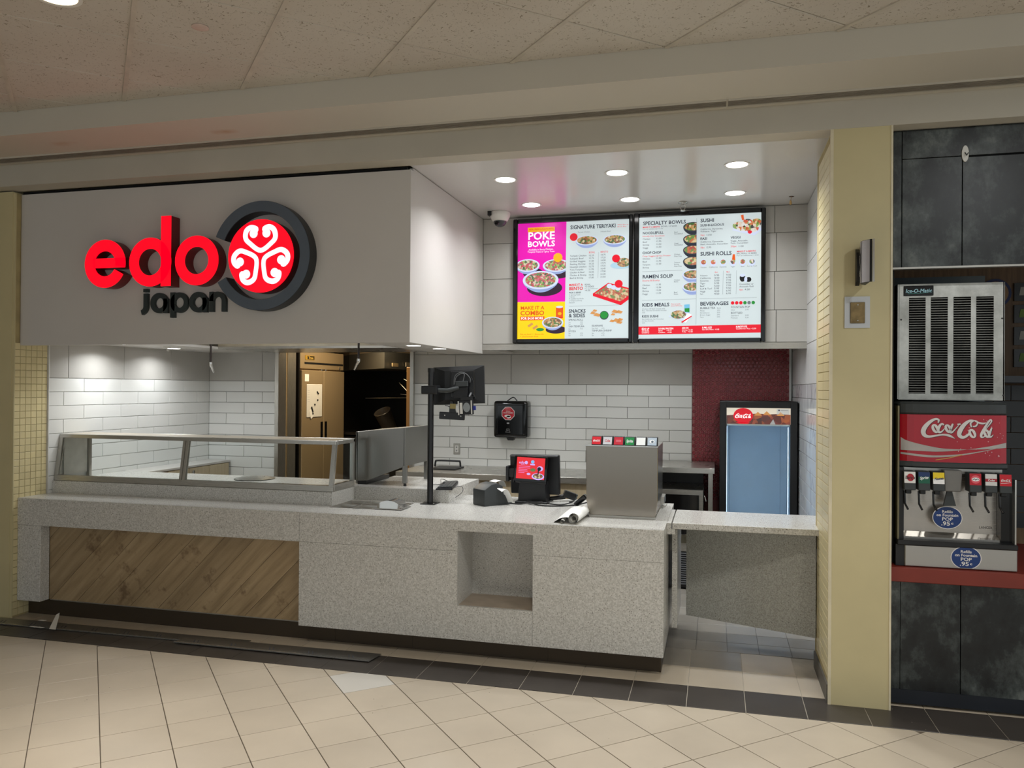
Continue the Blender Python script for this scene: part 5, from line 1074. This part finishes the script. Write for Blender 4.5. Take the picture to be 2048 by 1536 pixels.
for k in range(6): B().box(UF+.0271, UF+.0274, 7.955, 8.0, 1.66-.025*k, 1.663-.025*k).build('printed_line', flat('grey_line', (170, 170, 176), .6), wbd)
nt = B().box(UF+.0205, UF+.0215, 7.90, 7.99, 1.76, 1.84).build('paper_note', PAPER, None); tag(nt, 'small white paper notice above the whiteboard on fridge door', 'notice')
hd2 = thing('exhaust_hood', 'angled steel exhaust hood over the dark cooking line', 'hood', (-4.0, 9.0, 1.9))
B().prism([(-3.61, 8.3), (-3.56, 10.1), (-5.1, 10.1), (-4.53, 9.3)], 'z', 1.915, 2.11).build('canopy', steel('hood_steel', (120, 118, 110), .35, 'x', .5), hd2)
B().prism([(-3.61, 8.3), (-3.56, 10.1), (-5.1, 10.1), (-4.53, 9.3), ], 'z', 2.1105, 2.5).build('upper_canopy', steel('hood_steel_warm', (200, 180, 150), .4, 'x', .4), hd2)
B().box(-3.585, -3.575, 8.45, 8.62, 1.94, 1.98).build('notice_plate', flat('tan_notice', (206, 176, 130), .5), hd2); B().box(-3.58, -3.571, 8.85, 9.05, 1.95, 2.0).build('maker_plate', flat('pale_notice', (200, 184, 156), .5), hd2)
bk = thing('plastic_bucket', 'translucent plastic bucket tilted on a dark kitchen shelf', 'bucket', (-3.98, 9.0, 1.2))
BM = Matrix.Translation((-3.885, 9.0, 1.30)) @ Matrix.Rotation(R(-14), 4, 'Y') @ Matrix.Rotation(R(28), 4, 'X')
q = B(BM); q.lathe([(.0005, -.13), (.085, -.13), (.105, .12), (.109, .125), (.104, .13), (.098, .12), (.080, -.12)], (0, 0, 0), 24); q.build('pail', flat('translucent_plastic', (84, 76, 66), .35), bk, smooth=True)
ks = thing('kitchen_shelf', 'black shelf unit below the exhaust hood', 'shelf', (-4.0, 9.2, 0))
B().box(-4.6, -3.3, 8.88, 9.5, 1.12, 1.15).build('shelf_board', BLACK_M, ks); B().box(-4.6, -3.3, 8.9, 9.5, 0, 1.1).build('base', DARKVOID, ks); B().cyl((-4.3, 9.3, 1.56), (-3.3, 9.3, 1.58), .006, seg=8).build('rail', STEEL, ks)
wf = B().box(-3.222, -3.178, 8.0, 8.04, 0, 1.92).build('wood_upright', WOOD_WARM, None, bevel=.002); tag(wf, 'narrow warm wood upright beside the kitchen opening', 'post')
st_ = thing('wire_rack', 'thin bright wires of a rack hanging in the dark kitchen', 'rack', (-3.4, 8.9, 1.6))
for p0, p1 in (((-3.62, 8.9, 1.80), (-3.45, 8.9, 1.72)), ((-3.68, 8.9, 1.76), (-3.52, 8.9, 1.60)), ((-3.66, 8.9, 1.62), (-3.45, 8.9, 1.60)), ((-3.50, 8.9, 1.74), (-3.52, 8.9, 1.60))): B().cyl(p0, p1, .004, seg=6).build('wire', STEEL, st_)
# ================================================================== neighbouring drinks booth
wbp = structure(B().box(.912, 2.6, 4.715, 4.74, 2.372, 3.118).build('wall_booth_upper', DARKVOID))
for a, c, z0, z1 in ((.935, .976, 2.372, 3.112), (.980, 1.272, 2.372, 2.958), (1.276, 1.60, 2.372, 2.952), (1.604, 1.95, 2.372, 2.952), (.980, 1.60, 2.962, 3.112), (1.604, 1.95, 2.956, 3.112)): B().box(a, c, 4.70, 4.715, z0, z1).build('wall_panel', PATINA, wbp, bevel=.001)
B().box(.912, .935, 4.703, 4.72, 2.372, 3.112).build('wall_panel', PATINA2, wbp)
B().box(.912, 2.2, 4.695, 4.74, 2.362, 2.372).build('edge_strip', STEEL, wbp)
structure(B().box(.912, 2.6, 4.715, 4.74, .10, .66).build('wall_booth_lower', DARKVOID))
wlo = bpy.data.objects['wall_booth_lower']
for a, c in ((.912, .978), (.980, 1.272), (1.276, 1.60), (1.604, 1.95)): B().box(a, c, 4.70, 4.715, .085, .672).build('wall_panel', PATINA, wlo, bevel=.001)
structure(B().box(.912, 2.6, 4.695, 4.76, .012, .086).build('baseboard_booth', flat('navy_base', (22, 27, 36), .45)))
cbt = B().box(.912, 2.6, 4.655, 5.6, .675, .752).build('booth_counter', flat('brick_red_laminate', (122, 44, 32), .45, var=.08), None, bevel=.003); tag(cbt, 'brick red counter slab under the soda fountain', 'counter')
structure(B().box(.912, 3.4, 6.5, 6.6, 0, 3.1).build('wall_booth_back', WOOD_DARK)); structure(B().box(.912, 2.6, 4.74, 6.5, 3.05, 3.1).build('ceiling_booth', DARKVOID)); structure(B().box(.912, .95, 4.74, 6.5, .76, 3.05).build('wall_booth_left', DARKVOID))
gp = B().box(1.0, 1.62, 5.5, 5.52, .752, 2.42).build('grey_duct_panel', flat('grey_panel', (92, 100, 102), .5), None); tag(gp, 'grey panel edge behind the top of the ice machine', 'panel')
rs = thing('round_wall_sign', 'round blue and red sign on the brown wall behind ice machine', 'sign', (1.98, 6.49, 2.42))
for rr, mt, y in ((.105, flat('sign_blue', (34, 46, 96), .5), 6.49), (.085, flat('sign_tan', (150, 116, 78), .5), 6.486), (.05, flat('sign_red', (150, 50, 30), .5), 6.482)): B().prism([(1.98+rr*cos(2*pi*k/24), 2.42+rr*sin(2*pi*k/24)) for k in range(24)], 'y', y, 6.5).build('disc_layer', mt, rs)
mb = thing('dark_menu_panel', 'dark photo panels at the far right edge behind the booth', 'panel', (2.2, 6.48, 2.0))
for k in range(4): B().box(2.10, 2.4, 6.48, 6.499, 2.36-.16*k, 2.49-.16*k).build('photo', flat('panel_black', (24, 24, 26), .3), mb)
for k in range(4): B().prism([(2.13, 2.40-.16*k), (2.24, 2.40-.16*k), (2.22, 2.46-.16*k), (2.14, 2.46-.16*k)], 'y', 6.476, 6.48).build('photo_food', flat('food_green' if k % 2 else 'food_pale', (110, 140, 50) if k % 2 else (180, 176, 166), .5), mb)
hb = B().box(1.7, 2.4, 5.6, 6.2, 1.76, 1.80).build('booth_shelf', flat('dark_shelf', (40, 44, 50), .4), None); tag(hb, 'dark shelf right of the ice machine in the next booth', 'shelf')
bkw = thing('dark_backsplash', 'dark tiled backsplash right of the soda fountain', 'panel', (2.0, 6.2, .75))
for j in range(9):
    for i in range(4): B().box(1.55+.22*i+.11*(j % 2), 1.765+.22*i+.11*(j % 2), 6.19, 6.2, .76+.11*j, .865+.11*j).build('tile', flat('black_slate', (34, 36, 38), .35), bkw)
# ice machine
im = thing('ice_machine', 'stainless ice machine with louvred front above the soda fountain', 'ice machine', (1.26, 5.1, 1.655))
YI = 4.85; cols = [(1.048, 1.133), (1.159, 1.245), (1.273, 1.360), (1.386, 1.472)]; zb_, zt_ = 1.687, 2.222
def m_worn():
    n = N('worn_steel'); f = n.noise(n.wp(), 4, 6, .7); n.base(n.mix(n.ramp(f, [(.35, G(0)), (.65, G(1))]), srgb(150, 149, 142), srgb(202, 202, 196)))
    mr = n.node('ShaderNodeMapRange'); n.l(f, mr.inputs[0]); mr.inputs[3].default_value = .28; mr.inputs[4].default_value = .5; n.l(mr.outputs[0], n.p.inputs['Roughness']); n.p.inputs['Metallic'].default_value = .85; return n.m
WORN = m_worn()
b = B(); b.box(.996, 1.524, YI, YI+.012, zt_, 2.298).box(.996, 1.524, YI, YI+.012, 1.652, zb_)
xs = [.996]+[x for c in cols for x in c]+[1.524]
for k in range(0, 10, 2): b.box(xs[k], xs[k+1], YI, YI+.012, zb_, zt_)
b.build('front_panel', WORN, im); B().box(1.0, 1.52, YI+.03, 5.45, 1.655, 2.295).build('case', DARKVOID, im); B().box(.990, .998, YI, 5.45, 1.655, 2.298).build('side_panel', WORN, im); B().box(.996, 1.524, YI+.012, 5.45, 2.292, 2.298).build('top_panel', WORN, im); B().box(1.518, 1.526, YI, 5.45, 1.652, 2.298).build('side_panel', WORN, im)
sm = None
for ci, (a, c) in enumerate(cols):
    for k in range(40):
        z = zb_+.002+(zt_-zb_)/40*k
        if sm is None:
            o = B().prism([(YI+.016, z), (YI-.004, z+.0015), (YI-.004, z+.003), (YI+.016, z+.0085)], 'x', a, c).build('louvre', WORN, im); sm = o.data; zc0 = WL[o].z-z
        else:
            o = bpy.data.objects.new('louvre', sm); link(o, im, ((a+c)/2, YI+.006, z+zc0))
nb = B().box(1.020, 1.172, YI-.006, YI, 2.232, 2.288).build('name_badge', BLACK_G, im, bevel=.002)
pp = Print(lambda x, y, l: (1.020+x, YI-.0062-.0004*l, 2.288-y)); pp.text('Ice-O-Matic', .008, .038, .020, 'c', .134, 1, 1, 0, 'l', .2); pp.line([(.02, .044), (.08, .043), (.145, .036)], .0018, 'g', 1); pp.build(nb, {'c': flat('badge_cyan', (176, 226, 240), .3), 'g': flat('badge_green', (60, 150, 140), .4)}, {'c': 'badge_lettering', 'g': 'badge_swoosh'})
for x, z in ((1.008, 2.10), (1.513, 2.10), (1.52, 1.68)): B().lathe([(.005, 0), (.004, -.002), (.0005, -.0025)], (x, YI, z), 10, 'y').build('screw', BLACK, im)
# soda fountain
sf = thing('soda_fountain', 'soda fountain with red lit-up front panel and six valves', 'drink dispenser', (1.25, 4.9, .752))
YS = 4.72
def arcfront(x0, x1, y0, bow, n=16): return [(x0+(x1-x0)*k/n, y0-bow*(1-(2*k/n-1)**4)) for k in range(n+1)]
def hoodpart(x0, x1, z0, z1, y0, bow, name, mt, bev=0, yb=5.4):
    return B().prism(arcfront(x0, x1, y0, bow)+[(x1, yb), (x0, yb)], 'z', z0, z1).build(name, mt, sf, bevel=bev)
hoodpart(.972, 1.508, 1.572, 1.642, YS+.02, .045, 'top_cap', CHARCOAL, .012); hoodpart(.970, 1.512, 1.286, 1.320, YS+.02, .045, 'lower_cap', CHARCOAL, .008)
pnl = hoodpart(.982, 1.502, 1.318, 1.574, YS+.022, .040, 'merchandiser_panel', flat('soda_red', (168, 14, 34), .16, var=.06))
def panel_f(x, y, l):
    t = 2*(x-.982)/.52-1; return (x, YS+.022-.040*(1-t**4)-.0008-.0005*l, 1.574-y)
pp = Print(panel_f)
def band(f0, f1, ink, lay, xa=.985, xb=1.50, n=28):
    for k in range(n):
        x0_, x1_ = xa+(xb-xa)*k/n, xa+(xb-xa)*(k+1)/n; pp.poly([(x0_, f0(x0_)), (x1_, f0(x1_)), (x1_, f1(x1_)), (x0_, f1(x0_))], ink, lay)
tt = lambda x: (x-.985)/.515
band(lambda x: .125+.10*tt(x)**.6-.085*max(0, tt(x)-.35)**1.3*1.1, lambda x: .195+.012*tt(x)-.085*max(0, tt(x)-.3)**1.5*1.25, 'silver', 1)
band(lambda x: .207+.022*sin(min(tt(x), .6)*pi*.7)-.10*max(0, tt(x)-.25)**1.4*1.0, lambda x: .217+.026*sin(min(tt(x), .6)*pi*.7)-.115*max(0, tt(x)-.22)**1.4*1.0, 'silver', 1)
pp.line([(1.15, .243), (1.21, .232), (1.28, .212)], .004, 'gold', 2)
pp.script(1.082, .128, .362, 'shadow', 2); sc0 = pp.b
pp.script(1.079, .126, .362, 'w', 4)
random.seed(3)
for k in range(34): pp.ell(1.25+.24*random.random(), .02+.2*random.random(), .0014+.0022*random.random(), .002+.002*random.random(), 'drop', 3, 0, 360, 8)
pp.build(pnl, {'silver': flat('panel_silver', (176, 170, 166), .25), 'gold': flat('panel_gold', (200, 150, 70), .3), 'shadow': flat('panel_dark', (52, 14, 20), .3), 'w': flat('panel_white', (214, 210, 208), .25), 'drop': flat('panel_drop', (214, 150, 158), .2)}, {'silver': 'printed_wave', 'gold': 'printed_streak', 'shadow': 'lettering_shadow', 'w': 'script_lettering', 'drop': 'printed_drops'})
B().box(.966, .974, YS-.005, 5.4, .77, 1.62).build('side_trim', flat('olive_trim', (120, 112, 84), .4), sf)
B().box(.975, 1.485, YS+.03, 5.4, 1.255, 1.288).build('valve_rail', STEEL, sf); B().box(1.0, 1.479, YS+.10, YS+.115, .90, 1.255).build('splash_back', steel('fountain_steel', (186, 180, 172), .25, 'x'), sf)
B().box(.975, .999, YS+.0, 5.4, .89, 1.285).build('side_cheek', BLACK, sf); B().box(1.48, 1.535, YS+.03, 5.4, .88, 1.245).build('side_cheek', BLACK_G, sf); B().box(1.533, 1.540, YS-.01, YS+.03, .885, 1.236).build('edge_trim', CHROME, sf)
B().prism([(YS+.10, .90), (YS+.10, .925), (YS+.04, .905), (YS+.04, .895)], 'x', 1.0, 1.479).build('splash_ledge', CHROME, sf)
B().box(.960, 1.542, YS-.035, YS+.10, .868, .895).build('drip_grid', BLACK, sf, bevel=.004); B().box(.998, 1.540, YS-.03, 5.3, .755, .870).build('drip_pan_front', steel('pan_steel', (176, 174, 170), .3), sf, bevel=.004); B().box(.955, .998, YS-.02, 5.3, .755, .87).build('base_side', BLACK, sf)
VT = [(.990, 'v_white', (226, 224, 220)), (1.060, 'v_green', (16, 90, 66)), (1.131, 'v_yellow', (236, 206, 30)), (1.307, 'v_red', (186, 16, 36)), (1.381, 'v_silver', (212, 210, 208)), (1.449, 'v_coke', (200, 16, 36))]
for k, (x, nm, rgb) in enumerate(VT):
    v = B().prism([(YS+.03, 1.268), (YS-.045, 1.268), (YS-.055, 1.168), (YS+.03, 1.168)], 'x', x-.001, x+.057).build('valve', CHARCOAL, sf, bevel=.003)
    f = lambda a, y, l, x=x: (x+a, YS-.0458-.0006*l-.010*(y/.1), 1.268-y)
    tp = Print(f); tp.rect(0, .002, .055, .062, 'bg', 1)
    if k == 0: tp.ell(.030, .032, .018, .020, 'm', 2); tp.text("Barq's", .004, .040, .016, 'k', .048, 1, 3, 0, 'l', .15)
    if k == 1: tp.rect(0, .002, .055, .026, 'b', 2); tp.text('Sprite', .006, .042, .014, 'w', .042, 1, 3, .15, 'l', .2)
    if k == 2: tp.rect(0, .036, .055, .062, 'w', 2); tp.text('Nestea', .006, .044, .014, 'b', .044, 1, 3, .15, 'l', .2)
    if k == 3: tp.ell(.028, .032, .022, .022, 'p', 2); tp.ell(.028, .032, .018, .010, 'w', 3); tp.line([(.014, .034), (.022, .028), (.028, .036), (.036, .028), (.042, .034)], .003, 'k', 4)
    if k == 4: tp.rect(0, .026, .055, .042, 'm', 2); tp.text('Coke', .012, .039, .010, 'w', .032, 1, 3)
    if k == 5: tp.script(.005, .040, .046, 'w', 2); tp.line([(.003, .048), (.03, .047), (.052, .042)], .0022, 'w', 2)
    tp.build(v, {'bg': flat(nm, rgb, .35, var=.03), 'm': flat('ink_maroon', (170, 30, 44), .4), 'k': flat('ink_dark', (34, 30, 30), .4), 'w': flat('tag_ink_white', (240, 240, 240), .4), 'b': flat('ink_navy', (24, 48, 96), .4), 'p': flat('ink_rose', (226, 92, 104), .4)}, {k_: ('tag_face' if k_ == 'bg' else 'tag_print') for k_ in ('bg', 'm', 'k', 'w', 'b', 'p')})
    B().box(x+.012, x+.040, YS-.03, YS+.01, 1.146, 1.17).build('nozzle', BLACK, sf, bevel=.003)
    B().tube([(x+.010, YS-.01, 1.16), (x+.012, YS-.012, 1.09), (x+.022, YS-.035, 1.062)], .0055, 8).build('lever', BLACK_M, sf, smooth=True)
B().prism([(1.188, 1.278), (1.278, 1.278), (1.272, 1.165), (1.194, 1.165)], 'y', YS-.03, YS+.05).build('ice_chute', flat('smoky_plastic', (110, 108, 104), .3), sf, bevel=.004)
B().prism([(1.213, 1.165), (1.236, 1.165), (1.256, 1.085), (1.196, 1.085)], 'y', YS+.0, YS+.02).build('ice_lever', CHARCOAL, sf)
pp = Print(lambda x, y, l: (x, YS+.0995-.0004*l, -y)); pp.text('LANCER', 1.395, -.955, .013, 'g', .065, 1, 1); pp.build(sf, {'g': flat('embossed_grey', (110, 106, 100), .4)}, {'g': 'embossed_lettering'})
def oval(cx, cz, y, label, low):
    t = thing('oval_sticker', label, 'sticker', (cx, y, cz), 'refill price stickers')
    rx, rz = (.074, .062)
    pts = lambda a, c: [(cx+a*cos(2*pi*k/32), cz+c*sin(2*pi*k/32)) for k in range(32)]
    cut = lambda p: clip_poly(p, 1, low, False) if low else p
    B().prism(cut(pts(rx, rz)), 'y', y-.0012, y).build('sticker_border', flat('sticker_white', (226, 222, 218), .5), t); B().prism(cut(pts(rx-.004, rz-.004)), 'y', y-.0018, y-.0012).build('sticker_field', flat('sticker_blue', (16, 52, 112), .4, var=.04), t)
    p = Print(lambda a, c, l: (cx+a, y-.0019-.0003*l, cz-c)); p.text('Refills', 0, -.026, .014, 'w', .054, 1, 1, 0, 'c'); p.text('on Fountain', 0, -.007, .014, 'w', .108, 1, 1, 0, 'c'); p.text('POP', 0, .016, .017, 'w', .054, 1, 1, 0, 'c'); p.text('.95', -.008, .042, .021, 'w', .046, 1, 1, 0, 'c'); p.text('c', .024, .036, .013, 'w', .012, 1, 1, 0, 'c')
    p.build(t, {'w': flat('sticker_white', (226, 222, 218), .5)}, {'w': 'lettering'})
oval(1.222, 1.016, YS+.035, 'blue oval refill price sticker below the ice chute', None); oval(1.296, .816, YS-.0302, 'blue oval refill price sticker on the steel drip pan front', .762)
# things on the tan pillar
wi = thing('wifi_zone_sign', 'curved silver sign projecting from the tan pillar', 'sign', (.735, YF, 2.26))
prof = [(YF-.012+.0, .0)]
cur = []
for k in range(9):
    a = R(-62+124*k/8); cur.append((.735+.020*cos(a)-.030*(1-cos(a)), YF-.068+.062*sin(a)))
SILVER = flat('silver_sign_face', (186, 186, 192), .3, .3, var=.05)
def wv(t): return (.790-.052*cos(t*1.25), YF-.085+.068*t)
arc = [wv(-1+.2*k) for k in range(11)]
B().strip([[(x, y, 2.268), (x, y, 2.486)] for x, y in arc]).build('silver_face', SILVER, wi, smooth=True)
B().prism([(x+.002, y) for x, y in arc], 'z', 2.266, 2.488).build('core', CHARCOAL, wi)
B().box(.776, .784, YF-.158, YF-.150, 2.266, 2.488).build('edge_rail', BLACK_G, wi); B().box(.786, .796, YF-.160, YF-.152, 2.266, 2.488).build('edge_rail', CHROME, wi)
q = B(); q.prism([(YF, 2.265), (YF, 2.462), (YF-.035, 2.44), (YF-.05, 2.40), (YF-.05, 2.33), (YF-.03, 2.285)], 'x', .728, .748); q.build('bracket', BLACK, wi)
def wf_(x, y, l):
    u_, v_ = wv(-x/.1); return (u_-.0012-.0004*l, v_, 2.377-y)
pp = Print(lambda x, y, l: wf_(x, y, l)); pp.rect(-.095, -.108, .03, .108, 'dk', 1); pp.ell(-.02, -.06, .032, .026, 'w', 2); pp.rect(-.075, -.052, .022, .018, 'w', 2); pp.ell(-.02, .03, .032, .026, 'w', 2); pp.rect(-.03, -.045, .018, .010, 'dk', 3)
pp.text('Fi', -.024, .005, .042, 'w', .034, 1, 4); pp.text('Wi', -.07, .005, .040, 'dk', .036, 1, 4); pp.text('ZONE', -.075, .072, .026, 'w', .085, 1, 3)
pp.build(wi, {'dk': flat('sign_charcoal', (78, 74, 72), .3), 'w': flat('sign_pale', (220, 216, 212), .3)}, {'dk': 'printed_field', 'w': 'printed_lettering'})
sw = thing('wall_switch_plate', 'white wall plate with worn bronze insert on the tan pillar', 'switch plate', (.738, YF, 2.12))
B().box(.675, .802, YF-.004, YF+.004, 2.038, 2.207).build('backing_plate', flat('pale_grey_plate', (196, 200, 204), .5, var=.03), sw); B().box(.703, .776, YF-.011, YF-.004, 2.063, 2.176).build('cover', flat('worn_bronze', (128, 108, 72), .35, .6, var=.35, scale=22), sw, bevel=.002)
for z in (2.078, 2.162): B().lathe([(.004, 0), (.003, -.002), (.0005, -.0024)], (.74, YF-.011, z), 10, 'y').build('screw', CHROME, sw)
hk = thing('round_hook', 'small white oval hook plate on the dark upper panel', 'hook', (1.286, 4.70, 2.97))
B().prism([(1.286+.017*cos(2*pi*k/20), 2.97+.044*sin(2*pi*k/20)) for k in range(20)], 'y', 4.692, 4.70).build('plate', WHITE_P, hk, bevel=.001); B().tube([(1.284, 4.692, 2.975), (1.287, 4.672, 2.955), (1.295, 4.67, 2.968)], .003, 6).build('hook', flat('dark_wire', (60, 60, 60), .4), hk)
# ================================================================== loose things on the floor by the counter
def strip_thing(poly, z, label, marks):
    t = thing('metal_strip', label, 'metal strip', (sum(p[0] for p in poly)/len(poly), 4.62, 0), 'filmed steel strips')
    B().prism(poly, 'z', z, z+.004).build('sheet', steel('filmed_steel', (150, 148, 144), .35), t)
    (xa, ya), (xb, yb_) = poly[0], poly[1]; n = len(poly)
    B().prism([(xa, ya), (xb, yb_), (xb, yb_+.010), (xa, ya+.010)], 'z', z+.004, z+.008).build('folded_edge', CHROME, t)
    for k in range(marks):
        a = (k+.5)/marks; x = xa+(xb-xa)*a; y = ya+(yb_-ya)*a+.055
        for q_ in (-.022, .006): B(Matrix.Translation((x+q_, y, z+.0043)) @ Matrix.Rotation(R(28), 4, 'Z')).box(-.004, .004, -.028, .028, 0, .0004).build('film_mark', flat('film_mark', (84, 86, 92), .5), t)
strip_thing([(-5.3, 4.545), (-3.0, 4.592), (-2.99, 4.708), (-5.3, 4.680)], .002, 'long film covered steel strip on floor at left end', 9)
strip_thing([(-3.45, 4.528), (-2.06, 4.535), (-2.04, 4.680), (-3.45, 4.655)], .0065, 'film covered steel strip on floor overlapping the longer one', 5)
tp_ = thing('torn_paper', 'torn pale paper scrap across the steel strip near left pillar', 'paper scrap', (-4.49, 4.64, .02))
B().add([(-4.455, 4.535, .012), (-4.405, 4.54, .010), (-4.53, 4.70, .05), (-4.56, 4.735, .062), (-4.575, 4.72, .052)], [(0, 1, 2, 3, 4)]).build('scrap', PAPER, tp_)
for k, (x, y) in enumerate(((-4.60, 4.55), (-4.55, 4.55), (-4.67, 4.69))): B().prism([(x-.03, y-.006), (x+.02, y-.01), (x+.035, y+.006), (x-.01, y+.01)], 'z', .011, .0125).build('flake', PAPER, tp_)
# a little grit on the floor
gr = B(); random.seed(11)
for k in range(60):
    x, y = -4.6+6.2*random.random(), 3.2+1.45*random.random(); s_ = .002+.004*random.random()
    gr.add([(x, y, .0006), (x+s_, y+s_*.3, .0006), (x+s_*.6, y+s_, .0006), (x+s_*.4, y+s_*.4, .003)], [(0, 1, 3), (1, 2, 3), (2, 0, 3), (0, 2, 1)])
g_ = stuff(gr.build('floor_grit', flat('grit', (150, 140, 126), .8))); tag(g_, 'fine pale grit scattered over the floor tiles', 'grit')
